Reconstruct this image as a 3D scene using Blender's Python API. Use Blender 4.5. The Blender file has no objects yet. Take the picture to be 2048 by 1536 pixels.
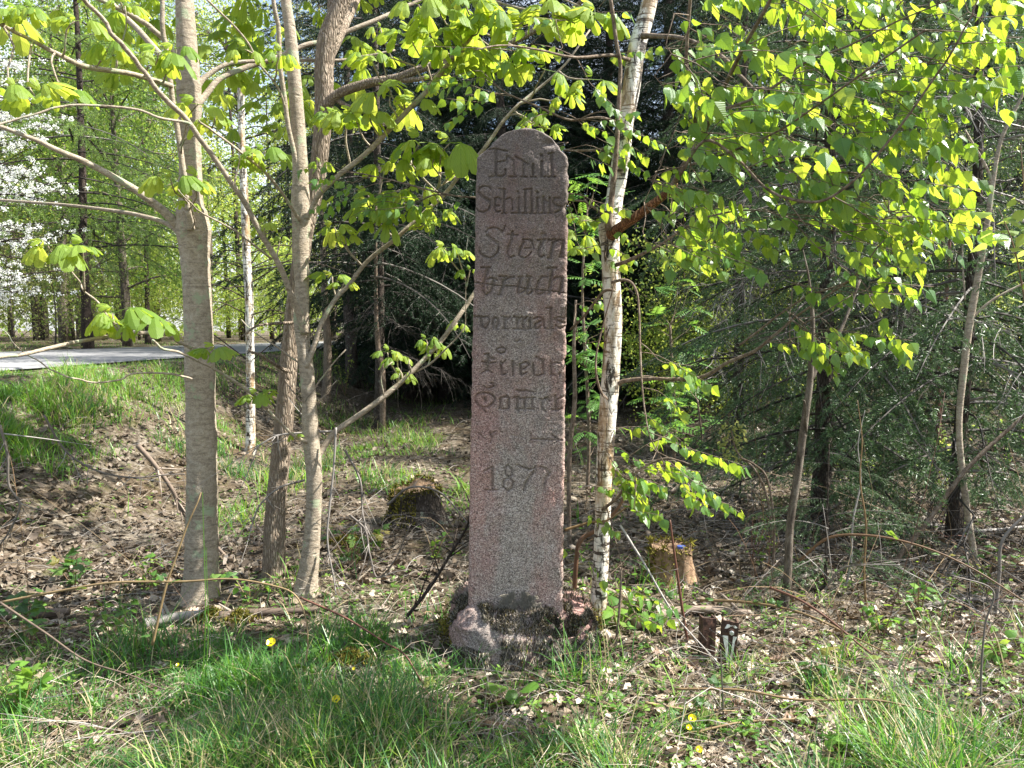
import bpy, math, random
import numpy as np
from mathutils import Vector, Matrix

random.seed(7); RS = np.random.RandomState(7)
SC = bpy.context.scene
COL = SC.collection

# ------------------------------------------------------------------ camera, sky, sun, exposure
F_PX, CX, CY = 1547.0, 1024.0, 768.0
CAM = np.array([0.0, 0.0, 1.6]); PITCH = math.atan(108/1547.0)
cd = bpy.data.cameras.new('camera'); cam = bpy.data.objects.new('camera', cd); COL.objects.link(cam)
cam.location = CAM; cam.rotation_euler = (math.pi/2-PITCH, 0, 0)
cd.sensor_width = 36.0; cd.lens = 36.0*F_PX/2048.0; cd.clip_start = 0.05; cd.clip_end = 2000
SC.camera = cam
SUN = np.array([0.68, 0.015, 0.84]); SUN /= np.linalg.norm(SUN)
w = bpy.data.worlds.new('World'); SC.world = w; w.use_nodes = True
nt = w.node_tree; nt.nodes.clear()
bg = nt.nodes.new('ShaderNodeBackground'); out = nt.nodes.new('ShaderNodeOutputWorld')
sky = nt.nodes.new('ShaderNodeTexSky'); sky.sky_type = 'NISHITA'; sky.sun_disc = False
sky.sun_elevation = math.asin(SUN[2]); sky.sun_rotation = math.atan2(SUN[0], SUN[1])
sky.air_density = 1.2; sky.dust_density = 1.5
tc = nt.nodes.new('ShaderNodeTexCoord'); nz = nt.nodes.new('ShaderNodeTexNoise')
nz.inputs['Scale'].default_value = 3.2; nz.inputs['Detail'].default_value = 6
rp = nt.nodes.new('ShaderNodeValToRGB'); rp.color_ramp.elements[0].position = .42; rp.color_ramp.elements[1].position = .68
mx = nt.nodes.new('ShaderNodeMixRGB'); mx.inputs[2].default_value = (7.6, 7.9, 8.4, 1)
mm = nt.nodes.new('ShaderNodeMath'); mm.operation = 'MULTIPLY'; mm.inputs[1].default_value = .65
nt.links.new(tc.outputs['Generated'], nz.inputs['Vector']); nt.links.new(nz.outputs['Fac'], rp.inputs[0])
nt.links.new(rp.outputs[0], mm.inputs[0]); nt.links.new(mm.outputs[0], mx.inputs[0])
nt.links.new(sky.outputs[0], mx.inputs[1]); nt.links.new(mx.outputs[0], bg.inputs[0])
nt.links.new(bg.outputs[0], out.inputs[0]); bg.inputs[1].default_value = 0.08
sl = bpy.data.lights.new('sun', 'SUN'); sl.energy = 5.0; sl.angle = math.radians(0.5); sl.color = (1, .955, .88)
so = bpy.data.objects.new('sun', sl); COL.objects.link(so)
so.rotation_euler = Vector(SUN).to_track_quat('Z', 'Y').to_euler(); so.location = (8, 0, 12)
vs = SC.view_settings; vs.view_transform = 'Standard'; vs.look = 'None'; vs.gamma = 1.0; vs.use_curve_mapping = False
vs.exposure = 1.75
cy = SC.cycles; cy.max_bounces = 7; cy.diffuse_bounces = 4; cy.glossy_bounces = 2; cy.transmission_bounces = 4
cy.transparent_max_bounces = 4; cy.use_denoising = True; cy.sample_clamp_indirect = 6

# ------------------------------------------------------------------ helpers
cp, sp_ = math.cos(PITCH), math.sin(PITCH)
FW = np.array([0, cp, -sp_]); UP = np.array([0, sp_, cp]); RT = np.array([1., 0, 0])
def ray(px, py): return FW + RT*((px-CX)/F_PX) + UP*((CY-py)/F_PX)
def at(px, py, Y):
    d = ray(px, py); return CAM + d*(Y/d[1])
def hsh(ix, iy, s):
    h = (ix.astype(np.int64)*374761393 + iy.astype(np.int64)*668265263 + s*974634777) & 0x7fffffff
    h = (h ^ (h >> 13))*1274126177 & 0x7fffffff
    return ((h ^ (h >> 16)) & 0xffff)/65535.0
def vn(x, y, s=0):
    x = np.asarray(x, float); y = np.asarray(y, float)
    ix = np.floor(x); iy = np.floor(y); fx = x-ix; fy = y-iy
    fx = fx*fx*(3-2*fx); fy = fy*fy*(3-2*fy)
    a = hsh(ix, iy, s); b = hsh(ix+1, iy, s); c = hsh(ix, iy+1, s); d = hsh(ix+1, iy+1, s)
    return (a*(1-fx)+b*fx)*(1-fy)+(c*(1-fx)+d*fx)*fy
def fbm(x, y, s=0, o=3):
    t = 0; a = .5; n = 0
    for i in range(o):
        t = t+a*vn(x*2**i, y*2**i, s+i*17); n += a; a *= .5
    return t/n
def S(t):
    t = np.clip(t, 0, 1); return t*t*(3-2*t)
def road_c(y):
    d = np.minimum(np.asarray(y, float), 60)-9.4
    return -9.1+0.035*d+0.006*d*d*np.where(d > 0, 1, .3)
ROAD_Z, ROAD_W = 1.10, 2.8
def gz(x, y):
    x = np.asarray(x, float); y = np.asarray(y, float)
    xn = road_c(y)+ROAD_W
    b = S(1-(x-xn-.25)/3.1)
    z = 1.12*b
    n = fbm(x*.55+3, y*.55, 1)-.5; n2 = fbm(x*2.3, y*2.3, 5)-.5
    inroad = S(1-(np.abs(x-road_c(y))-ROAD_W-.1)/.7)
    z = z+(n*.22+n2*.07)*(1-inroad)
    z = z-.16*np.exp(-((x-xn-3.6)/.8)**2)*(1-b)
    z = z+1.25*S((x-2.0)/8.0)*S((y-6.5)/9.0)
    near = np.exp(-((x-.05)**2/1.2+(y-3.7)**2/1.0)); z = z*(1-near*.8)
    z = z-np.clip(z-ROAD_Z+.02, 0, None)*S(1-(x-xn)/1.6)*(x > xn)
    z = z*(1-inroad)+inroad*(ROAD_Z-.03)
    return z
def hit(px, py):
    d = ray(px, py); t = np.linspace(2.2, 60, 6000); P = CAM[None]+d[None]*t[:, None]
    k = np.argmax(P[:, 2] < gz(P[:, 0], P[:, 1])); return P[k]

def tag(o, label=None, cat=None, group=None, kind=None):
    if label: o['label'] = label
    if cat: o['category'] = cat
    if group: o['group'] = group
    if kind: o['kind'] = kind
    return o
def thing(name, label, cat, loc, group=None):
    o = bpy.data.objects.new(name, None); COL.objects.link(o); o.location = tuple(float(v) for v in loc)
    o.empty_display_size = .1
    return tag(o, label, cat, group)
def mesh(name, V, T=None, Q=None, mat=None, smooth=False, rnd=None, uv=None, mats=None, mi=None):
    V = np.asarray(V, np.float32); me = bpy.data.meshes.new(name)
    fs = []; 
    nT = 0 if T is None else len(T); nQ = 0 if Q is None else len(Q)
    me.vertices.add(len(V)); me.vertices.foreach_set('co', V.ravel())
    loops = []; starts = []
    if nT: loops.append(np.asarray(T, np.int32).ravel()); starts.append(np.arange(nT)*3)
    if nQ: loops.append(np.asarray(Q, np.int32).ravel()); starts.append(nT*3+np.arange(nQ)*4)
    loops = np.concatenate(loops).astype(np.int32); starts = np.concatenate(starts).astype(np.int32)
    me.loops.add(len(loops)); me.loops.foreach_set('vertex_index', loops)
    me.polygons.add(nT+nQ); me.polygons.foreach_set('loop_start', starts)
    me.polygons.foreach_set('use_smooth', np.full(nT+nQ, smooth))
    if mats:
        for m in mats: me.materials.append(m)
        me.polygons.foreach_set('material_index', np.asarray(mi, np.int32))
    elif mat: me.materials.append(mat)
    if rnd is not None:
        a = me.attributes.new('rnd', 'FLOAT', 'POINT'); a.data.foreach_set('value', np.asarray(rnd, np.float32))
    if uv is not None:
        l = me.uv_layers.new(name='UVMap'); l.data.foreach_set('uv', np.asarray(uv, np.float32)[loops].ravel())
    me.update(); me.validate()
    return me
def put(name, me, parent=None, loc=None):
    o = bpy.data.objects.new(name, me); COL.objects.link(o)
    if parent is not None: o.parent = parent
    if loc is not None: o.location = tuple(float(v) for v in loc)
    return o
def mk(name, V, T=None, Q=None, mat=None, parent=None, smooth=False, origin=None, **k):
    V = np.array(V, float)
    if parent is not None: V = V-np.array(parent.location)[None]
    loc = None
    if parent is None and origin is not None: V = V-np.array(origin)[None]; loc = origin
    return put(name, mesh(name, V, T, Q, mat, smooth, **k), parent, loc)
class Acc:
    def __init__(s): s.V = []; s.T = []; s.Q = []; s.r = []; s.u = []; s.n = 0
    def add(s, V, T=None, Q=None, r=0., uv=None):
        V = np.asarray(V, float)
        if T is not None and len(T): s.T.append(np.asarray(T)+s.n)
        if Q is not None and len(Q): s.Q.append(np.asarray(Q)+s.n)
        s.V.append(V); s.r.append(np.broadcast_to(r, (len(V),)).astype(float))
        s.u.append(np.zeros((len(V), 2)) if uv is None else np.asarray(uv)); s.n += len(V)
    def data(s):
        return (np.concatenate(s.V), np.concatenate(s.T) if s.T else None, np.concatenate(s.Q) if s.Q else None)
    def build(s, name, mat, parent=None, smooth=False, origin=None):
        V, T, Q = s.data()
        return mk(name, V, T, Q, mat, parent, smooth, origin, rnd=np.concatenate(s.r), uv=np.concatenate(s.u))
    def mesh(s, name, mat, smooth=False):
        V, T, Q = s.data()
        return mesh(name, V, T, Q, mat, smooth, rnd=np.concatenate(s.r), uv=np.concatenate(s.u))
def catmull(P, n):
    P = np.asarray(P, float)
    if len(P) < 3:
        t = np.linspace(0, 1, n)[:, None]; return P[0]*(1-t)+P[-1]*t
    Q = np.vstack([2*P[0]-P[1], P, 2*P[-1]-P[-2]]); m = len(P)-1
    u = np.linspace(0, m-1e-6, n); i = u.astype(int); t = (u-i)[:, None]
    a, b, c, d = Q[i], Q[i+1], Q[i+2], Q[i+3]
    return .5*((2*b)+(-a+c)*t+(2*a-5*b+4*c-d)*t*t+(-a+3*b-3*c+d)*t**3)
def tube(P, R, ns=6, lump=0., seed=0, cap=True):
    P = np.asarray(P, float); R = np.asarray(R, float); n = len(P)
    tg = np.gradient(P, axis=0); tg /= np.linalg.norm(tg, axis=1)[:, None]+1e-12
    m = tg.mean(0); ref = np.eye(3)[np.argmin(np.abs(m))]
    a = np.cross(tg, ref); a /= np.linalg.norm(a, axis=1)[:, None]+1e-12; b = np.cross(tg, a)
    th = np.arange(ns)/ns*2*math.pi
    L = np.concatenate([[0], np.cumsum(np.linalg.norm(np.diff(P, axis=0), axis=1))])
    rr = R[:, None]*np.ones(ns)
    if lump:
        U = (np.cos(th)[None]*1.3+5+L[:, None]*3); W = np.sin(th)[None]*1.3+L[:, None]*5
        rr = rr*(1+lump*(fbm(U, W, seed)-.5)*2)
    V = P[:, None]+a[:, None]*(rr*np.cos(th))[..., None]+b[:, None]*(rr*np.sin(th))[..., None]
    i = np.arange(n-1)[:, None]*ns; j = np.arange(ns)[None]; k = (j+1) % ns
    Q = np.stack([i+j, i+k, i+ns+k, i+ns+j], -1).reshape(-1, 4)
    uv = np.stack([np.broadcast_to(th[None]/6.2832, (n, ns)), np.broadcast_to(L[:, None], (n, ns))], -1).reshape(-1, 2)
    V = V.reshape(-1, 3); T = None
    if cap:
        V = np.vstack([V, P[-1:], P[:1]]); uv = np.vstack([uv, uv[-1:], uv[:1]])
        e = (n-1)*ns; j = np.arange(ns); k = (j+1) % ns
        T = np.vstack([np.stack([e+j, e+k, np.full(ns, n*ns)], -1), np.stack([k, j, np.full(ns, n*ns+1)], -1)])
    return V, T, Q, uv
def addtube(acc, P, R, ns=5, n=None, r=0., **k):
    if n is None: n = max(3, 3*len(P))
    if np.isscalar(R): R = [R, R]
    C = catmull(P, n); rr = np.interp(np.linspace(0, 1, n), np.linspace(0, 1, len(R)), R)
    V, T, Q, uv = tube(C, rr, ns, **k); acc.add(V, T, Q, r, uv); return C, rr
def frames(D, N):
    """columns: x = N cross D, y = D (tip), z = normal"""
    D = D/np.linalg.norm(D, axis=1)[:, None]; N = N-D*(N*D).sum(1)[:, None]
    N = N/(np.linalg.norm(N, axis=1)[:, None]+1e-9); X = np.cross(D, N)
    return np.stack([X, D, N], -1)
def scatter(acc, tv, tt, tq, pos, M, scale, rnd, tuv=None):
    tv = np.asarray(tv); n = len(pos); m = len(tv)
    V = np.einsum('nij,mj->nmi', M, tv)*np.asarray(scale).reshape(-1, 1, 1)+pos[:, None]
    off = (np.arange(n)*m)[:, None, None]
    T = (np.asarray(tt)[None]+off).reshape(-1, 3) if tt is not None and len(tt) else None
    Q = (np.asarray(tq)[None]+off).reshape(-1, 4) if tq is not None and len(tq) else None
    uv = np.tile(tuv, (n, 1)) if tuv is not None else None
    acc.add(V.reshape(-1, 3), T, Q, np.repeat(rnd, m), uv)
def rdir(n, zb=0., zs=1.):
    d = RS.normal(size=(n, 3)); d[:, 2] = d[:, 2]*zs+zb; return d/np.linalg.norm(d, axis=1)[:, None]

# ------------------------------------------------------------------ materials
class N:
    def __init__(s, name, rough=.8, spec=.3):
        s.m = bpy.data.materials.new(name); s.m.use_nodes = True; s.t = s.m.node_tree; s.n = s.t.nodes; s.n.clear()
        s.out = s.n.new('ShaderNodeOutputMaterial'); s.p = s.n.new('ShaderNodeBsdfPrincipled')
        s.l(s.p.outputs[0], s.out.inputs[0]); s.p.inputs['Roughness'].default_value = rough
        s.p.inputs['Specular IOR Level'].default_value = spec
    def l(s, a, b): s.t.links.new(a, b)
    def coord(s, k='Object', sc=(1, 1, 1)):
        c = s.n.new('ShaderNodeTexCoord'); m = s.n.new('ShaderNodeMapping'); m.inputs['Scale'].default_value = sc
        s.l(c.outputs[k], m.inputs[0]); return m.outputs[0]
    def noise(s, v, sc, det=3, rough=.55, dist=0):
        n = s.n.new('ShaderNodeTexNoise'); n.inputs['Scale'].default_value = sc; n.inputs['Detail'].default_value = det
        n.inputs['Roughness'].default_value = rough; n.inputs['Distortion'].default_value = dist
        if v is not None: s.l(v, n.inputs['Vector'])
        return n.outputs['Fac']
    def vor(s, v, sc, outp='Color', feat='F1'):
        n = s.n.new('ShaderNodeTexVoronoi'); n.feature = feat; n.inputs['Scale'].default_value = sc; s.l(v, n.inputs['Vector'])
        return n.outputs[outp]
    def ramp(s, f, st, const=False):
        r = s.n.new('ShaderNodeValToRGB'); e = r.color_ramp.elements
        if const: r.color_ramp.interpolation = 'CONSTANT'
        e[0].position, e[0].color = st[0][0], (*st[0][1], 1); e[1].position, e[1].color = st[-1][0], (*st[-1][1], 1)
        for p, c in st[1:-1]: x = e.new(p); x.color = (*c, 1)
        s.l(f, r.inputs[0]); return r.outputs[0]
    def mix(s, f, a, b, mode='MIX'):
        m = s.n.new('ShaderNodeMixRGB'); m.blend_type = mode
        for i, v in ((0, f), (1, a), (2, b)):
            if isinstance(v, (int, float)): m.inputs[i].default_value = v if i == 0 else (v, v, v, 1)
            elif isinstance(v, tuple): m.inputs[i].default_value = (*v, 1)
            else: s.l(v, m.inputs[i])
        return m.outputs[0]
    def math(s, op, a, b=0., c=None):
        m = s.n.new('ShaderNodeMath'); m.operation = op
        for i, v in enumerate((a, b) if c is None else (a, b, c)):
            if isinstance(v, (int, float)): m.inputs[i].default_value = v
            else: s.l(v, m.inputs[i])
        return m.outputs[0]
    def bump(s, h, strength=.5, dist=.01):
        b = s.n.new('ShaderNodeBump'); b.inputs['Strength'].default_value = strength; b.inputs['Distance'].default_value = dist
        s.l(h, b.inputs['Height']); s.l(b.outputs[0], s.p.inputs['Normal']); return b.outputs[0]
    def rnd(s):
        a = s.n.new('ShaderNodeAttribute'); a.attribute_name = 'rnd'; o = s.n.new('ShaderNodeObjectInfo')
        return s.math('FRACT', s.math('ADD', a.outputs['Fac'], o.outputs['Random']))
    def rawrnd(s):
        a = s.n.new('ShaderNodeAttribute'); a.attribute_name = 'rnd'; return a.outputs['Fac']
    def sep(s, v):
        x = s.n.new('ShaderNodeSeparateXYZ'); s.l(v, x.inputs[0]); return x.outputs
    def col(s, c): s.l(c, s.p.inputs['Base Color'])

def leafmat(name, cols, trans, tmix=.5, rough=.45, spec=.3, veins=0.):
    m = N(name, rough, spec); r = m.rnd(); c = m.ramp(r, cols); t = m.ramp(r, trans)
    if veins:
        u = m.n.new('ShaderNodeUVMap'); x = m.sep(u.outputs[0])
        a = m.math('ABSOLUTE', x[0]); wv = m.math('SINE', m.math('MULTIPLY', m.math('SUBTRACT', x[1], m.math('MULTIPLY', a, .35)), 60.))
        mid = m.math('LESS_THAN', a, .05)
        f = m.math('MAXIMUM', m.math('MULTIPLY', m.math('MAXIMUM', wv, 0.), .6), mid)
        f = m.math('MULTIPLY', f, veins)
        t = m.mix(f, t, m.mix(.5, t, (.05, .12, .01))); m.bump(wv, .25, .003)
    m.col(c)
    tr = m.n.new('ShaderNodeBsdfTranslucent'); m.l(t, tr.inputs[0]); mi = m.n.new('ShaderNodeMixShader'); mi.inputs[0].default_value = tmix
    m.l(m.p.outputs[0], mi.inputs[1]); m.l(tr.outputs[0], mi.inputs[2]); m.l(mi.outputs[0], m.out.inputs[0])
    return m.m
def rampmat(name, cols, rough=.85, spec=.2, nscale=0, bump=0):
    m = N(name, rough, spec); c = m.ramp(m.rnd(), cols)
    if nscale:
        n = m.noise(m.coord(), nscale, 4); c = m.mix(.6, c, m.ramp(n, [(.25, (.35, .35, .35)), (.75, (1, 1, 1))]), 'MULTIPLY')
        if bump: m.bump(n, bump, .01)
    m.col(c); return m.m

M = {}
M['birch_leaf'] = leafmat('birch_leaf', [(0, (.065, .16, .045)), (.5, (.085, .2, .05)), (1, (.12, .25, .055))],
                          [(0, (.28, .47, .03)), (.5, (.46, .61, .04)), (1, (.62, .70, .06))], .48, .34, .5, .7)
M['chestnut_leaf'] = leafmat('chestnut_leaf', [(0, (.13, .23, .04)), (1, (.24, .34, .06))],
                             [(0, (.42, .58, .05)), (.6, (.58, .68, .06)), (1, (.70, .76, .10))], .52, .5, .3, .9)
M['rowan_leaf'] = leafmat('rowan_leaf', [(0, (.07, .17, .04)), (1, (.11, .24, .06))], [(0, (.25, .5, .05)), (1, (.4, .62, .1))], .45)
M['bramble_leaf'] = leafmat('bramble_leaf', [(0, (.03, .075, .02)), (.6, (.06, .14, .03)), (.85, (.12, .2, .04)), (1, (.2, .16, .04))],
                            [(0, (.1, .22, .03)), (.7, (.3, .45, .05)), (1, (.4, .32, .06))], .35, .4, .4, .5)
M['herb'] = leafmat('herb', [(0, (.06, .14, .03)), (.6, (.1, .22, .035)), (1, (.17, .28, .05))],
                    [(0, (.2, .4, .04)), (1, (.45, .6, .07))], .42)
M['grass'] = leafmat('grass', [(0, (.03, .10, .03)), (.45, (.075, .19, .04)), (.86, (.15, .32, .04)), (.9, (.3, .26, .12)), (1, (.42, .36, .2))],
                     [(0, (.1, .3, .03)), (.5, (.22, .45, .04)), (.86, (.45, .62, .07)), (.9, (.3, .26, .12)), (1, (.4, .35, .18))], .4, .4, .4)
M['wood_leaf_a'] = leafmat('wood_leaf_a', [(0, (.10, .19, .03)), (.6, (.15, .25, .045)), (1, (.22, .30, .06))],
                           [(0, (.45, .56, .08)), (1, (.70, .76, .17))], .5)
M['wood_leaf_b'] = leafmat('wood_leaf_b', [(0, (.06, .14, .03)), (1, (.13, .21, .045))], [(0, (.24, .40, .05)), (1, (.46, .58, .10))], .5)
M['wood_leaf_c'] = leafmat('wood_leaf_c', [(0, (.17, .2, .06)), (1, (.27, .28, .09))], [(0, (.42, .48, .12)), (1, (.6, .6, .2))], .45)
M['larch'] = leafmat('larch', [(0, (.09, .17, .04)), (1, (.15, .24, .06))], [(0, (.25, .4, .08)), (1, (.4, .55, .12))], .4)
M['blossom'] = leafmat('blossom', [(0, (.74, .76, .78)), (.9, (.84, .84, .82)), (1, (.2, .3, .08))], [(0, (.8, .8, .8)), (1, (.8, .85, .6))], .35)
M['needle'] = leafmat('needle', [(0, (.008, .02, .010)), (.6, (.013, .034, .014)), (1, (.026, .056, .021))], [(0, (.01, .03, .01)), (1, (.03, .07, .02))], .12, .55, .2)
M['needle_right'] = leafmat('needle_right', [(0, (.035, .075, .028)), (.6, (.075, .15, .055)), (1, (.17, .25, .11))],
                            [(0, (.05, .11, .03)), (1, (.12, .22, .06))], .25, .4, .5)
M['dead_needle'] = rampmat('dead_needle', [(0, (.1, .08, .05)), (1, (.22, .17, .1))])
M['litter'] = leafmat('litter', [(0, (.06, .038, .024)), (.3, (.14, .10, .068)), (.65, (.27, .21, .15)), (.88, (.40, .335, .255)), (1, (.56, .50, .41))],
                      [(0, (.1, .05, .02)), (1, (.4, .28, .15))], .12, .5, .45)
M['litter_dark'] = leafmat('litter_dark', [(0, (.03, .021, .013)), (.3, (.07, .05, .032)), (.7, (.145, .108, .074)), (1, (.28, .235, .18))], [(0, (.05, .03, .02)), (1, (.2, .15, .1))], .1, .55, .4)  # darker copy of litter; shade on the floor behind is put into its colour
M['litter_pale'] = leafmat('litter_pale', [(0, (.20, .12, .08)), (.4, (.36, .27, .20)), (1, (.56, .48, .41))], [(0, (.2, .1, .05)), (1, (.5, .36, .22))], .14, .45, .5)
M['straw'] = rampmat('straw', [(0, (.12, .08, .05)), (.5, (.3, .24, .17)), (1, (.5, .44, .36))], .7, .3)
M['deadwood'] = rampmat('deadwood', [(0, (.13, .095, .07)), (.5, (.26, .2, .155)), (1, (.42, .36, .3))], .75, .3, 25)
M['greytwig'] = rampmat('greytwig', [(0, (.12, .1, .085)), (.5, (.24, .215, .19)), (1, (.4, .37, .34))], .6, .4, 18)
M['deadspruce'] = rampmat('deadspruce', [(0, (.03, .025, .02)), (.7, (.07, .06, .05)), (1, (.22, .2, .175))], .7, .3, 18)
M['cane'] = rampmat('cane', [(0, (.13, .05, .035)), (.5, (.2, .13, .06)), (1, (.28, .2, .1))], .6, .35, 30)
M['moss_tuft'] = rampmat('moss_tuft', [(0, (.014, .013, .011)), (.3, (.06, .054, .042)), (.52, (.20, .18, .145)), (.85, (.42, .385, .32)), (.93, (.2, .15, .06)), (1, (.1, .09, .02))], .95, .05)
M['moss_green'] = rampmat('moss_green', [(0, (.04, .04, .01)), (.5, (.13, .12, .02)), (1, (.26, .22, .05))], .95, .05)
M['petal'] = leafmat('petal', [(0, (.85, .68, .01)), (1, (.9, .75, .02))], [(0, (.9, .7, .01)), (1, (.9, .75, .02))], .3, .25, .6)

def bark(name, base, dark, light, vs=(6, 6, 1.5), sc=6, bstr=.6, rings=0, spots=None, fis=0, scars=0):
    m = N(name, .85, .2); v = m.coord('Object', vs); n = m.noise(v, sc, 6, .72, .4)
    c = m.ramp(n, [(.36, dark), (.5, base), (.64, light)])
    fine = m.noise(m.coord('Object', (60, 60, 90)), 2.2, 4, .7); c = m.mix(.7, c, m.ramp(fine, [(.36, (.62, .6, .57)), (.58, (1, 1, 1))]), 'MULTIPLY')
    big = m.noise(m.coord(), 2.2, 3); c = m.mix(.55, c, m.ramp(big, [(.3, (.55, .55, .53)), (.65, (1, 1, 1))]), 'MULTIPLY')
    h = n
    if rings:
        r = m.noise(m.coord('Object', (4, 4, 55)), 1.6, 4, .65, .6)
        c = m.mix(m.ramp(r, [(.56, (0, 0, 0)), (.64, (1, 1, 1))]), c, m.mix(.6, c, (.13, .105, .08))); h = m.math('ADD', h, m.math('MULTIPLY', r, rings))
    if fis:
        f = m.vor(m.coord('Object', (45, 45, 9)), 1.6, 'Distance', 'DISTANCE_TO_EDGE')
        ff = m.ramp(f, [(.0, (0, 0, 0)), (.25, (1, 1, 1))]); c = m.mix(ff, dark, c); h = m.math('ADD', h, m.math('MULTIPLY', ff, fis))
    if scars:
        d_ = m.vor(m.coord('Object', (6, 6, 11)), 1.15, 'Distance'); ds = m.ramp(d_, [(.05, (1, 1, 1)), (.13, (0, 0, 0))]); c = m.mix(m.mix(.8, (0, 0, 0), ds), c, dark); h = m.math('SUBTRACT', h, ds)
    if spots:
        s2 = m.noise(m.coord(), spots[1], 4, .7); c = m.mix(m.ramp(s2, [(spots[2], (0, 0, 0)), (spots[2]+.06, (1, 1, 1))]), c, spots[0])
    h = m.math('ADD', h, m.math('MULTIPLY', fine, .5)); m.col(c); m.bump(h, bstr, .014); return m.m
M['bark_chestnut'] = bark('bark_chestnut', (.40, .335, .255), (.27, .225, .17), (.49, .43, .345), (9, 9, 14), 3.5, .6, .35, ((.30, .33, .22), 9, .57), 0, 1)
M['bark_rough'] = bark('bark_rough', (.44, .36, .275), (.24, .185, .135), (.55, .46, .36), (9, 9, 3), 4, .9, 0, None, 1.2)
M['bark_spruce'] = bark('bark_spruce', (.13, .105, .085), (.04, .032, .026), (.24, .2, .17), (9, 9, 4), 4, .9, 0, ((.2, .22, .17), 6, .6), .8)
M['bark_wood'] = bark('bark_wood', (.14, .115, .09), (.05, .04, .03), (.24, .21, .17), (6, 6, 2), 4, .7)
M['bark_larch'] = bark('bark_larch', (.10, .075, .06), (.035, .027, .022), (.18, .14, .115), (6, 6, 3), 5, .9, 0, None, .6)
M['bark_young'] = bark('bark_young', (.2, .15, .11), (.09, .065, .045), (.3, .25, .2), (8, 8, 6), 5, .5)
M['bark_orange'] = bark('bark_orange', (.36, .17, .08), (.09, .04, .02), (.5, .3, .17), (12, 12, 8), 4, .9, 0, None, .5)
def birchbark(name, k=1.0):
    m = N(name, .6, .3); 
    v = m.coord('Object', (3, 3, 26)); n = m.noise(v, 2.2, 4, .7, .4)
    base = m.ramp(m.noise(m.coord('Object', (7, 7, 3)), 3, 5, .65), [(.36, (.27, .21, .14)), (.44, (.50, .44, .35)), (.54, (.78, .76, .70))])
    c = m.mix(m.ramp(n, [(.545, (0, 0, 0)), (.60, (1, 1, 1))]), base, (.06, .045, .035))
    p = m.noise(m.coord('Object', (16, 16, 5)), 1.1, 6, .75, 1.2)
    c = m.mix(m.ramp(p, [(.505, (0, 0, 0)), (.555, (1, 1, 1))]), c, (.035, .028, .022))
    o = m.noise(m.coord('Object', (7, 7, 3)), 1.0, 4, .6)
    c = m.mix(m.ramp(o, [(.48, (0, 0, 0)), (.64, (.75, .75, .75))]), c, (.42, .27, .13))
    m.col(c); m.bump(m.math('SUBTRACT', m.math('MULTIPLY', n, -.6), p), .8, .012); return m.m
M['bark_birch'] = birchbark('bark_birch')

def granite(name, grimy=0.):
    m = N(name, .8, .35); v = m.coord()
    g = m.vor(v, 250); gs = m.sep(g); g2 = m.sep(m.vor(v, 420))
    pink = m.ramp(gs[0], [(0, (.10, .065, .055)), (.2, (.21, .13, .11)), (.45, (.34, .21, .175)), (.8, (.45, .29, .245)), (1, (.62, .49, .43))], False)
    grey = m.ramp(gs[0], [(0, (.08, .07, .06)), (.2, (.18, .145, .125)), (.5, (.31, .255, .22)), (.8, (.42, .355, .31)), (1, (.58, .52, .46))])
    red = m.ramp(gs[0], [(0, (.11, .05, .045)), (.25, (.24, .11, .095)), (.6, (.40, .19, .16)), (1, (.56, .36, .31))])
    xyz = m.sep(v)
    big = m.noise(m.coord('Object', (2.4, 1, 1.0)), 1.7, 4, .6, .4)
    edge = m.math('ABSOLUTE', xyz[0])                       # weathered grey down the middle, redder feldspar by the arrises
    k = m.math('ADD', m.math('MULTIPLY', edge, .45), m.math('MULTIPLY', m.math('SUBTRACT', big, .5), 2.6))
    c = m.mix(m.ramp(k, [(-.12, (0, 0, 0)), (.35, (1, 1, 1))]), grey, pink)
    r2 = m.noise(m.coord('Object', (3, 1, 1.3)), 2.1, 3, .5)
    kr = m.math('ADD', m.math('MULTIPLY', edge, .95), r2)
    low = m.ramp(xyz[2], [(0, (1, 1, 1)), (1, (0, 0, 0))])
    kr = m.math('ADD', kr, m.math('MULTIPLY', xyz[2], -.06))
    c = m.mix(m.ramp(kr, [(.56, (0, 0, 0)), (.95, (.85, .85, .85))]), c, red)
    c = m.mix(m.ramp(g2[1], [(.0, (.8, .8, .8)), (.12, (0, 0, 0))]), c, (.03, .026, .025))
    # leaf shade on the head of the stone, painted into the granite colour
    head_shade = m.math('ADD', m.math('MULTIPLY', xyz[2], .42), m.math('MULTIPLY', m.noise(v, 5, 4), .55))
    c = m.mix(m.ramp(m.math('MULTIPLY', head_shade, .6), [(.38, (0, 0, 0)), (.72, (.72, .72, .72))]) if not grimy else grimy, c, (.075, .06, .055))
    dirt = m.rawrnd(); c = m.mix(m.math('MULTIPLY', dirt, .72), c, (.055, .045, .03))
    m.col(c)
    h = m.math('ADD', m.math('MULTIPLY', gs[1], .5), m.noise(v, 160, 4, .7)); m.bump(h, .6, .004); return m.m
M['granite'] = granite('granite'); M['granite_base'] = granite('granite_base', .35)

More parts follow.
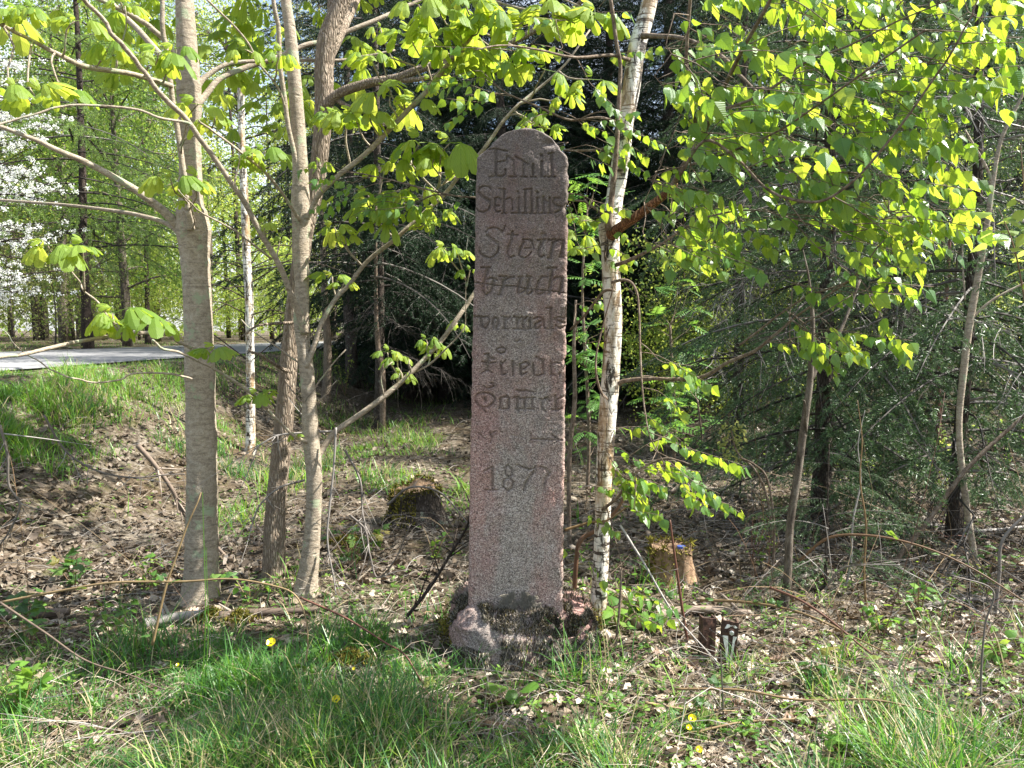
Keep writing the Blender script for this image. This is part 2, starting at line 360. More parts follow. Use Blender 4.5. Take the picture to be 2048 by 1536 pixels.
def groundmat():
    m = N('forest_floor', .95, .1); v = m.coord()
    a = m.noise(v, 28, 6, .7, .5); b = m.noise(v, 1.3, 4, .6); s = m.vor(v, 30); ss = m.sep(s)
    soil = m.ramp(a, [(.3, (.028, .020, .012)), (.5, (.08, .058, .035)), (.7, (.15, .115, .075))])
    lit = m.ramp(ss[0], [(0, (.045, .036, .025)), (.5, (.12, .10, .075)), (1, (.23, .20, .155))])
    c = m.mix(m.ramp(b, [(.35, (0, 0, 0)), (.6, (1, 1, 1))]), soil, lit)
    gr = m.noise(v, 2.1, 5, .7); c = m.mix(m.ramp(gr, [(.56, (0, 0, 0)), (.68, (.8, .8, .8))]), c, (.075, .085, .02))
    m.col(c); m.bump(m.math('ADD', a, ss[1]), .9, .03); return m.m
M['ground'] = groundmat()
m = N('asphalt', .85, .3); v = m.coord(); a = m.noise(v, 90, 4, .8); b = m.noise(v, .8, 3)
m.col(m.mix(.5, m.ramp(a, [(.3, (.14, .14, .142)), (.7, (.25, .248, .245))]), m.ramp(b, [(.3, (.15, .15, .155)), (.7, (.24, .24, .24))])))
m.bump(a, .4, .004); M['asphalt'] = m.m
def rustmat():
    m = N('rust', .8, .3); v = m.coord(); n = m.noise(v, 45, 6, .7)
    m.col(m.ramp(n, [(.3, (.022, .014, .012)), (.5, (.06, .033, .024)), (.7, (.14, .07, .045))])); m.bump(n, .8, .004); return m.m
M['rust'] = rustmat()
m = N('old_white_paint', .5, .4); n = m.noise(m.coord('Object', (60, 60, 14)), 1.4, 5, .7)
m.col(m.ramp(n, [(.34, (.16, .08, .05)), (.45, (.6, .58, .52)), (.6, (.78, .77, .73))])); M['paint'] = m.m
m = N('zinc', .4, .5); m.p.inputs['Metallic'].default_value = .7; m.p.inputs['Base Color'].default_value = (.5, .52, .52, 1); M['zinc'] = m.m
m = N('blue_plastic', .4, .5); m.p.inputs['Base Color'].default_value = (.06, .1, .35, 1); M['blue'] = m.m
m = N('cut_wood', .9, .1); n = m.noise(m.coord('Object', (6, 6, 6)), 4, 5, .7); m.col(m.ramp(n, [(.3, (.12, .07, .04)), (.7, (.36, .25, .16))])); m.bump(n, .8, .02); M['cutwood'] = m.m
# ------------------------------------------------------------------ ground sheet and road
def axis(lo, hi, near, step, grow):
    a = [0.0]; s = step
    while a[-1] < hi:
        s = step if a[-1] < near else s*grow; a.append(a[-1]+s)
    return np.array(a)
xa = axis(0, 260, 5, .07, 1.07); xs = np.concatenate([-xa[::-1], xa[1:]])
ya = axis(0, 400, 8, .07, 1.05); ys = np.concatenate([-axis(0, 60, .5, .5, 1.25)[::-1], ya[1:]])
GX, GY = np.meshgrid(xs, ys); GZ = gz(GX, GY)
micro = (fbm(GX*9, GY*9, 31)-.5)*.035*np.exp(-np.hypot(GX, GY)/9)*(np.abs(GX-road_c(GY)) > ROAD_W)
V = np.stack([GX, GY, GZ+micro], -1).reshape(-1, 3); nx = len(xs); ny = len(ys)
i = np.arange(ny-1)[:, None]*nx; j = np.arange(nx-1)[None]
tag(mk('ground', V, None, np.stack([i+j, i+j+1, i+j+1+nx, i+j+nx], -1).reshape(-1, 4), M['ground'], smooth=True), kind='structure')
yy = np.linspace(-10, 75, 120); c = road_c(yy); tg = np.gradient(c, yy); nrm = np.stack([np.ones_like(tg), -tg], -1); nrm /= np.linalg.norm(nrm, axis=1)[:, None]
rows = []
for t, z in ((-1, 0), (-.98, .02), (-.5, .035), (0, .05), (.5, .035), (.98, .02), (1, 0)):
    e = (fbm(yy*2, yy*0+t, 3)-.5)*.12*(abs(t) > .9)
    rows.append(np.stack([c+nrm[:, 0]*(ROAD_W*t+e), yy+nrm[:, 1]*(ROAD_W*t+e), np.full_like(yy, ROAD_Z+z)], -1))
V = np.stack(rows, 1).reshape(-1, 3); i = np.arange(119)[:, None]*7; j = np.arange(6)[None]
tag(mk('road', V, None, np.stack([i+j, i+j+1, i+j+8, i+j+7], -1).reshape(-1, 4), M['asphalt'], smooth=True), kind='structure')

# ------------------------------------------------------------------ the granite marker
MY = 3.70
def s_(ox, oy, k, w, pts, d=1.0): return (w, [(ox+x/k, oy+y/k) for x, y in pts], d)
ST = []
def add(o, lst):
    for it in lst:
        w, p = it[0], it[1]; ST.append(s_(o[0], o[1], o[2], w, p, it[2] if len(it) > 2 else 1.))
A = (940, 250, 7.68)
add(A, [(3, [(290, 375), (380, 362), (480, 385), (575, 400)]), (5.5, [(400, 390), (400, 780)]), (3, [(400, 575), (480, 560), (565, 550)]), (4, [(565, 480), (565, 570)]),
 (3, [(295, 795), (400, 785), (490, 792), (545, 755), (545, 680)]), (4, [(580, 480), (670, 540), (680, 780)], .8), (3, [(700, 490), (800, 540), (890, 600)], .9), (4, [(820, 580), (820, 785)], .8),
 (4.5, [(970, 600), (970, 790)]), (3, [(610, 796), (710, 796)]), (3, [(780, 796), (870, 796)]), (3, [(930, 796), (1010, 796)]),
 (5, [(1100, 560), (1100, 790)]), (5, [(1095, 455), (1105, 470)]), (3, [(1120, 800), (1160, 796)]), (5.5, [(1255, 430), (1262, 790)]), (3, [(1200, 440), (1280, 430)]), (3, [(1200, 800), (1315, 795)])])
add(A, [(3, [(320, 985), (290, 950), (220, 940), (150, 965), (130, 1030)]), (6, [(150, 1050), (200, 1105), (300, 1160)]), (3.2, [(300, 1160), (312, 1220), (285, 1300), (200, 1342), (130, 1320), (105, 1280)]),
 (3, [(470, 1140), (440, 1110), (395, 1120)]), (4.5, [(390, 1130), (380, 1290)]), (3, [(385, 1300), (420, 1340), (465, 1320)]), (3, [(390, 1240), (450, 1235)]),
 (3, [(450, 975), (540, 990)]), (4.5, [(525, 985), (520, 1350)]), (3, [(540, 1150), (610, 1115), (650, 1150), (650, 1300)]), (4.5, [(750, 1120), (750, 1340)]), (4.5, [(735, 1025), (745, 1040)]),
 (4.5, [(850, 1000), (850, 1345)]), (3, [(825, 990), (875, 985)]), (4.5, [(945, 990), (948, 1350)]), (3, [(885, 990), (950, 985)]), (4.5, [(1035, 1120), (1040, 1350)]), (4.5, [(1028, 1030), (1040, 1040)]),
 (5, [(1130, 1105), (1130, 1350)]), (3.5, [(1140, 1140), (1190, 1180)]), (5, [(1225, 1120), (1230, 1350)]), (4, [(1380, 1130), (1300, 1120), (1272, 1180)]), (5, [(1275, 1190), (1320, 1235), (1395, 1255)]), (3.5, [(1395, 1260), (1390, 1310), (1310, 1345)]),
 (3, [(490, 1356), (560, 1356)]), (3, [(640, 1352), (770, 1354)]), (3, [(810, 1356), (880, 1356)]), (3, [(920, 1356), (980, 1356)]), (3, [(1010, 1354), (1070, 1356)]), (3, [(1100, 1356), (1160, 1356)]), (3, [(1200, 1356), (1255, 1354)])])
B = (940, 430, 8.533)
add(B, [(3, [(600, 185), (560, 285)]), (3.2, [(555, 300), (480, 230), (390, 213), (300, 240), (268, 300)]), (7, [(300, 350), (380, 420), (470, 480)]), (3.5, [(480, 500), (490, 560), (470, 640), (400, 712), (330, 732), (250, 705), (185, 660), (160, 610)]),
 (3, [(640, 330), (820, 342)]), (6, [(725, 290), (710, 420), (665, 540), (640, 650)]), (3.5, [(640, 660), (680, 730), (750, 700)]),
 (3, [(900, 418), (1000, 418), (1060, 450), (1090, 565)]), (5, [(920, 460), (860, 560), (840, 680)]), (3.2, [(850, 700), (910, 738), (980, 715), (1045, 640)]), (2.5, [(930, 568), (1040, 562)]),
 (3.5, [(1150, 428), (1285, 420)]), (6, [(1235, 450), (1185, 560), (1170, 670)]), (4.5, [(1180, 700), (1220, 722), (1260, 700)]), (8, [(1245, 330), (1275, 335)], .8),
 (3.5, [(1340, 428), (1460, 415)]), (6, [(1435, 440), (1400, 560), (1370, 735)]), (3, [(1435, 470), (1500, 422), (1580, 430)]), (5.5, [(1590, 440), (1580, 560), (1550, 680)]), (4, [(1530, 715), (1590, 712)]), (3, [(1330, 735), (1390, 742)]),
 (3.5, [(190, 900), (345, 898)]), (6.5, [(300, 930), (262, 1080), (225, 1230)]), (3.5, [(212, 1290), (275, 1362), (350, 1310)]), (5.5, [(360, 1290), (395, 1180), (412, 1090)]), (3.2, [(410, 1085), (350, 1072), (290, 1100)]), (3, [(415, 1090), (460, 1105)]),
 (4, [(510, 1050), (625, 1050)]), (6.5, [(592, 1060), (560, 1200), (520, 1350)]), (3, [(600, 1110), (680, 1062), (745, 1062)]), (3, [(480, 1365), (550, 1362)]),
 (4, [(825, 1060), (895, 1055)]), (5, [(860, 1070), (832, 1200), (818, 1320)]), (4, [(975, 1050), (1045, 1055)]), (5, [(1020, 1070), (990, 1200), (965, 1330)]), (3, [(830, 1345), (900, 1310), (960, 1250)]), (3.5, [(970, 1345), (1010, 1352), (1065, 1290)]),
 (3.5, [(1315, 1062), (1235, 1048), (1185, 1110)]), (5.5, [(1175, 1120), (1150, 1220), (1128, 1310)]), (3.5, [(1135, 1330), (1190, 1362), (1270, 1312)]),
 (4, [(1330, 910), (1475, 903)]), (6, [(1410, 920), (1382, 1100), (1345, 1340)]), (3.2, [(1390, 1125), (1470, 1065), (1550, 1060)]), (5.5, [(1575, 1085), (1560, 1200), (1525, 1345)])])
Cc = (935, 590, 8.086)
add(Cc, [(3.5, [(110, 350), (215, 350)]), (5.5, [(210, 360), (240, 510)]), (3, [(240, 515), (300, 540), (355, 430)]), (3.5, [(255, 355), (330, 350), (355, 400)]), (5, [(430, 375), (405, 440), (425, 530)]), (4.5, [(440, 365), (490, 390), (498, 470), (470, 540)]),
 (3, [(550, 350), (645, 355)]), (5, [(603, 365), (600, 535)]), (3, [(640, 400), (690, 348)]), (3, [(570, 545), (655, 548)]), (3, [(745, 350), (820, 365)]), (5, [(803, 375), (808, 540)]), (3, [(825, 400), (880, 350)]), (5, [(898, 375), (898, 540)]), (3, [(915, 400), (970, 350)]), (5, [(1008, 380), (1008, 535)]),
 (3, [(740, 548), (850, 550)]), (3, [(870, 550), (935, 550)]), (3, [(980, 546), (1035, 545)]), (3, [(1075, 385), (1150, 355), (1200, 378)]), (5, [(1215, 390), (1240, 460), (1250, 540)]), (3.5, [(1180, 425), (1095, 465)]), (4.5, [(1095, 470), (1085, 525)]), (3, [(1095, 540), (1140, 545), (1190, 495)]),
 (3, [(1268, 215), (1372, 210)]), (5.5, [(1350, 222), (1342, 540)]), (3, [(1280, 548), (1395, 548)]), (5, [(1400, 385), (1470, 420), (1575, 455)]), (3, [(1400, 380), (1480, 355), (1560, 375)]), (4, [(1430, 500), (1500, 545), (1570, 500)]),
 (2.6, [(462, 890), (500, 858), (580, 850), (625, 875), (600, 925), (540, 942), (470, 910)]), (2, [(740, 720), (800, 760), (850, 720), (900, 760)], .6),
 (3.5, [(270, 962), (345, 955)]), (6, [(335, 965), (330, 1100), (330, 1215)]), (3, [(340, 1110), (450, 1088)]), (2.6, [(235, 1255), (320, 1210), (405, 1262)]), (5, [(380, 1020), (420, 1028)]), (3, [(235, 1080), (300, 1092)]),
 (2.6, [(270, 1485), (340, 1512), (430, 1480)]), (4, [(370, 1425), (420, 1435)]),
 (4.5, [(540, 1075), (548, 1180), (560, 1280)]), (3, [(560, 1292), (620, 1275)]), (3, [(560, 1110), (610, 1060)]), (4.5, [(730, 1070), (738, 1300)]), (5, [(855, 1130), (862, 1280)]), (3, [(870, 1300), (960, 1250)]), (3.5, [(865, 1115), (950, 1082), (1000, 1125)]), (2.6, [(990, 1140), (900, 1200)]),
 (5, [(1120, 1008), (1210, 1055)]), (5, [(1222, 1070), (1232, 1275)]), (4.5, [(1060, 1110), (1070, 1275)]), (3, [(1075, 1290), (1140, 1312), (1225, 1275)]), (5, [(1345, 1080), (1358, 1285)]), (3, [(1360, 1110), (1420, 1090), (1490, 1105)]), (3, [(1340, 1295), (1410, 1290)]), (4, [(1490, 1265), (1490, 1305)])])
D = (930, 750, 9.526)
add(D, [(3, [(360, 210), (410, 252), (485, 250), (540, 205), (535, 155)]), (4, [(235, 372), (330, 342), (450, 350), (540, 400), (572, 460)]), (4, [(200, 505), (265, 585), (360, 628), (450, 602), (535, 535), (560, 480)]), (3, [(235, 372), (195, 430), (200, 505)], .6), (6, [(375, 440), (385, 510)]), (2.6, [(335, 640), (405, 715)]),
 (3.2, [(680, 440), (780, 408), (850, 440)]), (5, [(835, 455), (830, 630)]), (5, [(675, 455), (665, 620)]), (3, [(640, 645), (740, 655), (830, 640)]),
 (3.4, [(970, 285), (1080, 312), (1180, 298), (1300, 325)]), (4, [(930, 430), (1010, 418), (1055, 455)]), (5.5, [(1000, 450), (995, 630)]), (4, [(970, 640), (1010, 680)]), (5.5, [(1140, 460), (1140, 670)]), (5.5, [(1272, 455), (1285, 640)]), (3, [(1060, 455), (1130, 440), (1190, 440), (1270, 440), (1330, 430)]), (3, [(1010, 650), (1130, 640), (1250, 655), (1310, 665)]),
 (5.5, [(1460, 470), (1470, 630)]), (4, [(1475, 640), (1535, 695)]), (3.4, [(1410, 450), (1480, 470), (1560, 430), (1620, 495)]), (6, [(1725, 400), (1740, 640)]), (3, [(1755, 465), (1895, 408)]), (4, [(1660, 660), (1760, 672), (1840, 635)]),
 (2.2, [(1270, 1222), (1500, 1232), (1860, 1243)]), (3, [(1650, 1135), (1790, 1238)]), (2.4, [(1700, 1300), (1790, 1240)], .7), (2.4, [(255, 1105), (380, 1220)], .8), (3, [(480, 1105), (512, 1190), (488, 1290)], .9), (2.6, [(500, 1112), (590, 1065)], .8), (2, [(870, 1135), (1010, 1175), (1130, 1200)], .5), (3, [(1250, 1120), (1252, 1300)], .6)])
E = (930, 850, 8.084)
add(E, [(3.4, [(305, 752), (400, 700), (440, 672)]), (6.5, [(440, 690), (440, 860), (448, 1040)]), (3.5, [(325, 1058), (515, 1055)]), (4, [(690, 650), (755, 720), (765, 800), (705, 845), (655, 800), (650, 700), (690, 650)], .9), (4.5, [(705, 850), (780, 930), (760, 1030), (690, 1065), (620, 1010), (625, 900), (700, 850)], .9),
 (4.5, [(850, 650), (940, 690), (1045, 722)]), (6.5, [(1110, 760), (1030, 870), (975, 960), (960, 1060)]), (2.5, [(1045, 722), (1120, 700), (1135, 660)]), (2, [(1137, 660), (1137, 820)], .6), (5, [(1210, 678), (1290, 700), (1345, 752)]), (6, [(1370, 770), (1310, 850), (1275, 950), (1285, 1060)], .8)])
CRACK = [(1.6, [(x/8.533+940, y/8.533+430) for x, y in [(60, 1148), (220, 1165), (400, 1195), (560, 1210), (820, 1217), (900, 1245), (1100, 1265), (1330, 1290), (1500, 1310), (1700, 1350)]], 1.3)]

Lp = np.array([(1252, 934), (1228, 935.5), (1088, 937.6), (1037, 938.5), (880, 941), (805, 943), (630, 945.5), (512, 949), (349, 952.5), (324, 953.5), (313, 955), (303, 966), (292, 979), (281, 990), (272, 999), (264, 1011), (260, 1026), (257, 1042), (255, 1050)])[::-1]
Rp = np.array([(1252, 1126.5), (1228, 1126.5), (1088, 1127), (880, 1130), (718, 1132), (552, 1135), (349, 1137.5), (325, 1136.5), (316, 1135), (306, 1130), (292, 1119), (281, 1110), (272, 1101), (264, 1088), (259, 1074), (256.5, 1064), (255, 1056)])[::-1]
prow = np.concatenate([[255.5, 256.6, 258, 259.5], np.arange(261, 300, 1.2), np.arange(300, 1252, 1.35), [1256]]); NU = 146
lf = np.interp(prow, Lp[:, 0], Lp[:, 1]); rt = np.interp(prow, Rp[:, 0], Rp[:, 1])
lf = lf+(fbm(prow*.06, prow*0, 2)-.5)*3+(vn(prow*.25, prow*0, 4)-.5)*1.2; rt = rt+(fbm(prow*.05, prow*0, 9)-.5)*2.4+(vn(prow*.25, prow*0+4, 4)-.5)*1.6
for (yc, hh, dd) in ((340, 10, 2.5), (378, 6, 3), (415, 9, 5), (432, 5, 4), (660, 8, 3), (722, 9, 3), (830, 14, 2), (300, 6, 2)): rt -= dd*np.exp(-((prow-yc)/hh)**2)
for (yc, hh, dd) in ((722, 5, 1.5), (575, 4, 2), (360, 6, 1.5)): lf += dd*np.exp(-((prow-yc)/hh)**2)
U = np.linspace(0, 1, NU); PX = lf[:, None]+(rt-lf)[:, None]*U[None]; PY = np.broadcast_to(prow[:, None], PX.shape).copy()
depth = np.zeros_like(PX); dirt = np.zeros_like(PX)
def carve(wd, pts, k, D):
    pts = np.array(pts); x0, y0 = pts.min(0)-6; x1, y1 = pts.max(0)+6
    r0, r1 = np.searchsorted(prow, [y0, y1]); sx = PX[r0:r1]; sy = PY[r0:r1]
    if not sx.size: return
    jit = (vn(sx*.35, sy*.35, 77)-.5)*1.3; d = np.full(sx.shape, 99.)
    for a, b in zip(pts[:-1], pts[1:]):
        ab = b-a; t = np.clip(((sx-a[0])*ab[0]+(sy-a[1])*ab[1])/(ab@ab+1e-9), 0, 1); d = np.minimum(d, np.hypot(sx-a[0]-t*ab[0], sy-a[1]-t*ab[1]))
    v = S((wd*.62+.5-d-jit*.5)/(wd*.42+.4))
    depth[r0:r1] = np.maximum(depth[r0:r1], v*k*D); dirt[r0:r1] = np.maximum(dirt[r0:r1], v*min(k, 1))
wear = .65+.5*fbm(PX*.03, PY*.03, 8)
for wd, pts, k in ST: carve(wd, pts, k, .0095)
depth *= wear; dirt *= np.clip(wear-.1, 0, 1)*.75
for wd, pts, k in CRACK: carve(wd, pts, k, .007)
ed = np.minimum((PX-lf[:, None]), (rt[:, None]-PX)); ed = np.minimum(ed, (PY-255)*1.1+.0)
edm = ed/418.; rad = .012+.012*vn(PY*.05, PX*.02, 6)
rnd_e = np.where(edm < rad, rad-np.sqrt(np.maximum(rad**2-(rad-np.clip(edm, 0, None))**2, 0)), 0)
rel = (fbm(PX*.035, PY*.035, 12)-.5)*.012+(fbm(PX*.22, PY*.22, 14)-.5)*.0022+(vn(PX*.7, PY*.7, 15)-.5)*.0016
nick = np.exp(-((PX-1100)/14)**2-((PY-286)/7)**2)*.016
Yoff = depth+rnd_e*.9+rel+nick
# pixel lattice is only the drawing board: every vertex is put on the real plane y = MY
dx = (PX-CX)/F_PX; dyv = (CY-PY)/F_PX; dd = cp+sp_*dyv; tt = MY/dd
V = np.stack([dx*tt, np.full_like(PX, MY)+Yoff, CAM[2]+(-sp_+cp*dyv)*tt], -1)
V[..., 0] = V[..., 0]*1.0
front = V.reshape(-1, 3); nr = len(prow); ncl = NU
i = np.arange(nr-1)[:, None]*ncl; j = np.arange(ncl-1)[None]
Q = [np.stack([i+j, i+j+1+0*i, i+j+ncl+1, i+j+ncl], -1).reshape(-1, 4)[:, ::-1]]
loop = np.concatenate([np.arange(nr)[::-1]*ncl, np.arange(1, ncl), np.arange(1, nr)*ncl+ncl-1])  # left up, top, right down
VV = [front]; prev = loop; n0 = len(front); cen = np.array([.03, MY, 1.2]); R0 = [dirt.reshape(-1)]
for kk, yo in enumerate((.03, .08, .15, .21, .255, .27)):
    P = front[loop].copy(); P[:, 1] = MY+yo; g = (fbm(P[:, 2]*9+P[:, 0]*7, P[:, 0]*9+yo*30, 40+kk)-.5)*.012
    P[:, 0] += np.sign(P[:, 0]-.03)*(g-.004*(kk == 5)-.002); P[:, 2] += g*.5
    ids = n0+np.arange(len(loop)); VV.append(P); R0.append(np.zeros(len(P)))
    Q.append(np.stack([prev[:-1], prev[1:], ids[1:], ids[:-1]], -1)); prev = ids; n0 += len(loop)
nl_ = nr; L_ = prev[:nr][::-1]; Rr = prev[-nr:]
Q.append(np.stack([L_[:-1], L_[1:], Rr[1:], Rr[:-1]], -1))
V = np.concatenate(VV); Q = np.concatenate(Q)
marker = thing('granite_marker', 'tall reddish granite marker stone with carved Gothic lettering and the year 1877', 'marker stone', (.03, MY+.13, float(gz(.03, 3.8))))
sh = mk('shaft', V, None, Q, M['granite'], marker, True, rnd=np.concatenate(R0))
# rough boulder footing
nu, nv = 120, 56
th = np.linspace(0, 2*math.pi, nu, endpoint=False); ph = np.linspace(0, 1, nv)
TH, PH = np.meshgrid(th, ph)
cs, sn = np.cos(TH), np.sin(TH); k = 2/3.4
sx = np.sign(cs)*np.abs(cs)**k; sy = np.sign(sn)*np.abs(sn)**k
prof = np.interp(PH, [0, .5, .72, .85, .93, 1], [1.06, .99, .93, .84, .6, .0]); pry = np.interp(PH, [0, .4, .6, .75, .88, 1], [1.06, 1.0, .92, .80, .60, .0]); hz = np.interp(PH, [0, .5, .72, .85, .93, 1], [-.12, .10, .185, .225, .236, .24])
bx = .045+sx*prof*(.355+.025*(sx > 0)); by = 3.86+sy*np.where(sy < 0, pry*.31, prof*.36)
bz = hz+.03*(bx < -.1)+(-.03)*(bx > .2)*(PH > .6)
g = fbm(bx*5+bz*4, by*5+bz*7, 51, 4)-.5; g2 = fbm(bx*28+bz*20, by*28-bz*23, 52)-.5
bx += sx*(g*.07+g2*.03)*(PH < .95); by += sy*(g*.06+g2*.035)*(PH < .95); bz += (g2*.02+g*.03)*S(PH*3)
V = np.stack([bx, by, bz], -1).reshape(-1, 3)
i = np.arange(nv-1)[:, None]*nu; j = np.arange(nu)[None]; jj = (j+1) % nu
BQ = np.stack([i+j, i+jj, i+nu+jj, i+nu+j], -1).reshape(-1, 4)
mk('footing', V, None, BQ, M['granite_base'], marker, True)
BV = V.reshape(nv, nu, 3)
# moss tufts on the footing and creeping up the shaft
acc = Acc(); tv = [(-.5, 0, 0), (.5, 0, 0), (.32, .55, .12), (-.32, .5, .12), (0, 1, 0)]; tq = [(0, 1, 2, 3)]; ttr = [(3, 2, 4)]
def moss(pos, nrm, n_sc, down, acc, r, wd=.17):
    D = nrm*.55+np.array([0, 0, -1.])*down[:, None]+rdir(len(pos))*.5; X = rdir(len(pos)); Mx = frames(D, X); Mx = Mx*np.array([wd, 1, 1])
    scatter(acc, tv, ttr, tq, pos, Mx, n_sc, r)
n = 85000; a = np.where(RS.rand(n) < .8, nu*(.5+.5*RS.rand(n)), RS.rand(n)*nu)*.9999; b = RS.rand(n)**.75*(nv-3); ia = a.astype(int); ib = b.astype(int)
p = BV[ib, ia]+(BV[np.minimum(ib+1, nv-1), (ia+1) % nu]-BV[ib, ia])*RS.rand(n, 1); nn = np.stack([np.sign(p[:, 0]-.045)*.3*(np.abs(p[:, 0]-.045) > .25), np.where(p[:, 1] < 3.75, -1., .3), np.where(b/nv > .62, 1.5, .35)], -1); hi_ = b/nv > .62
mk_ = fbm(p[:, 0]*6+4, p[:, 2]*8+p[:, 1]*3, 61)
bare_l = (p[:, 0] < -.05); left_bare = (p[:, 0] < -.10+.14*(fbm(p[:, 0]*13+3, p[:, 2]*13, 7)-.5)*2+.05*RS.normal(size=len(p))*.4)*(p[:, 1] < 3.72)*(p[:, 2] > .02+.16*fbm(p[:, 0]*9, p[:, 2]*9, 3)); keep = (mk_ > .27+.2*(bare_l))&(~left_bare.astype(bool))
bare2 = (np.abs(p[:, 0]-.255+.02*RS.normal(size=len(p))) < .03*fbm(p[:, 0]*20, p[:, 2]*20, 9)*2)&(p[:, 2] > .13)&(p[:, 1] < 3.75); keep &= ~bare2
p = p[keep]; nn = nn[keep]; hi_ = hi_[keep]; n = len(p)
rr = np.clip(RS.rand(n)*.9+.9*(fbm(p[:, 0]*14, p[:, 2]*14+p[:, 1]*5, 5)-.45)+.12, 0, .999)
moss(p, nn, .010+.018*RS.rand(n), np.where((p[:, 1] < 3.75) & ~hi_, .9, -.1), acc, np.where(hi_, rr*.8, rr))
# pointed arch of black moss on the foot of the shaft
n = 20000; u = RS.rand(n); w_ = RS.rand(n)
px = np.interp(RS.rand(n), [0, 1], [985, 1085]); py = 1182+RS.rand(n)*74
outer = np.interp(py, [1180, 1190, 1215, 1235, 1256], [8, 30, 42, 48, 66]); inner = np.interp(py, [1205, 1214, 1238, 1242, 1244], [0, 6, 17, 16, 0])
ok = (np.abs(px-1037) < outer*(.85+.4*vn(px*.2, py*.2, 3)))&~((np.abs(px-1037) < inner)&(py < 1243)); ok &= ~((py < 1200)&(np.abs(px-1036) < 7))
px, py = px[ok], py[ok]; dv = (CY-py)/F_PX; t_ = (MY-.011)/(cp+sp_*dv)
p = np.stack([(px-CX)/F_PX*t_, np.full(len(px), MY-.011), CAM[2]+(-sp_+cp*dv)*t_], -1)
moss(p, np.tile([[0, -1., .2]], (len(p), 1)), .007+.010*RS.rand(len(p)), np.full(len(p), .6), acc, np.where(RS.rand(len(p)) < .95, RS.rand(len(p))*.12, .97))
mo = acc.build('moss', M['moss_tuft'], marker); tag(mo, kind='stuff', label='grey black dried moss hanging over the stone footing')
acc = Acc(); n = 1500; a = RS.rand(n)*2*math.pi
p = np.stack([.045+np.cos(a)*(.37+.06*RS.rand(n)), 3.9+np.sin(a)*.33, RS.rand(n)*.16], -1); p = p[(p[:, 1] > 3.7)]
moss(p, np.tile([[0, -.5, .6]], (len(p), 1)), .02+.02*RS.rand(len(p)), np.full(len(p), -.2), acc, RS.rand(len(p)))
tag(acc.build('moss', M['moss_green'], marker), kind='stuff', label='olive green moss at the back of the footing')
# ------------------------------------------------------------------ foreground trees (limbs measured off the photo, set at their own distances)
def limb(pts, Y0, Y1=None, ns=8, wig=.0):
    """pts (px,py,width_px or None) -> 3d polyline, radii; Y runs from Y0 to Y1"""
    Y1 = Y0 if Y1 is None else Y1; n = len(pts); P = []; R = []
    ws = [p[2] if len(p) > 2 else None for p in pts]; k = [i for i in range(n) if ws[i] is not None]
    wv = np.interp(range(n), k, [ws[i] for i in k])
    L = np.concatenate([[0], np.cumsum([math.hypot(pts[i+1][0]-pts[i][0], pts[i+1][1]-pts[i][1]) for i in range(n-1)])]); L = L/L[-1]
    for i, p in enumerate(pts):
        Y = Y0+(Y1-Y0)*L[i]; P.append(at(p[0], p[1], Y)); R.append(wv[i]/2/F_PX*Y)
    return np.array(P), np.array(R)
def build_limb(name, pts, Y0, Y1, mat, parent, ns=8, dens=4, lump=.06, seed=1, label=None, scars=0, flare=0):
    P, R = limb(pts, Y0, Y1); n = max(6, dens*len(P)); C = catmull(P, n); RR = np.interp(np.linspace(0, len(P)-1, n), np.arange(len(P)), R)
    if name != 'trunk' and len(C) > 8:
        g = (fbm(np.arange(n)*.35, np.full(n, seed*3.1), seed, 3)-.5)[:, None]*np.array([[.02, .08, .02]]); C = C+g*np.linspace(0, 1, n)[:, None]
    if name == 'branch': RR = RR*.84
    if scars:
        s = np.concatenate([[0], np.cumsum(np.linalg.norm(np.diff(C, axis=0), axis=1))]); rs = np.random.RandomState(seed)
        for c in rs.uniform(.2, s[-1], scars): RR = RR*(1+.055*np.exp(-((s-c)/.018)**2))
    if flare:
        s = C[:, 2]-C[0, 2]; RR = RR*(1+flare*np.exp(-s/.10))
    V, T, Q, uv = tube(C, RR, ns, lump, seed); o = mk(name, V, T, Q, mat, parent, True, uv=uv)
    if label: o['label'] = label
    return C, RR
def twig(acc, a, b, r0, r1, sag=.03, ns=4, n=6):
    a = np.array(a); b = np.array(b); L = np.linalg.norm(b-a); m1 = a*.66+b*.34+RS.normal(size=3)*sag*L; m2 = a*.3+b*.7+RS.normal(size=3)*sag*L; m2[2] -= sag*L
    return addtube(acc, [a, m1, m2, b], [r0, r1], ns, n)

# --- leaf shapes
def leaflet(L, W, droop, fold=.12, ang=0., sect=((0, .06), (.35, .55), (.68, 1.), (.88, .72)), serr=0, y0=0.):
    V = []; uv = []
    for t, w_ in sect:
        a = -droop*t; y = L*t*math.cos(a*.6); z = L*t*math.sin(a)
        for sgn in (-1, 0, 1): V.append((sgn*w_*W/2, y+y0, z+(abs(sgn)*-fold*W*w_ if fold else 0))); uv.append((sgn*w_, t))
    a = -droop; V.append((0, L*math.cos(a*.6)+y0, L*math.sin(a))); uv.append((0, 1))
    Q = []; 
    for i in range(len(sect)-1):
        b = i*3; Q += [(b, b+1, b+4, b+3), (b+1, b+2, b+5, b+4)]
    b = (len(sect)-1)*3; T = [(b, b+1, len(V)-1), (b+1, b+2, len(V)-1)]
    V = np.array(V); c, s = math.cos(ang), math.sin(ang)
    V = np.stack([V[:, 0]*c+V[:, 1]*s, -V[:, 0]*s+V[:, 1]*c, V[:, 2]], -1)
    return V, T, Q, np.array(uv)
def leaf_acc(parts):
    a = Acc()
    for V, T, Q, uv in parts: a.add(V, T, Q, 0., uv)
    return a
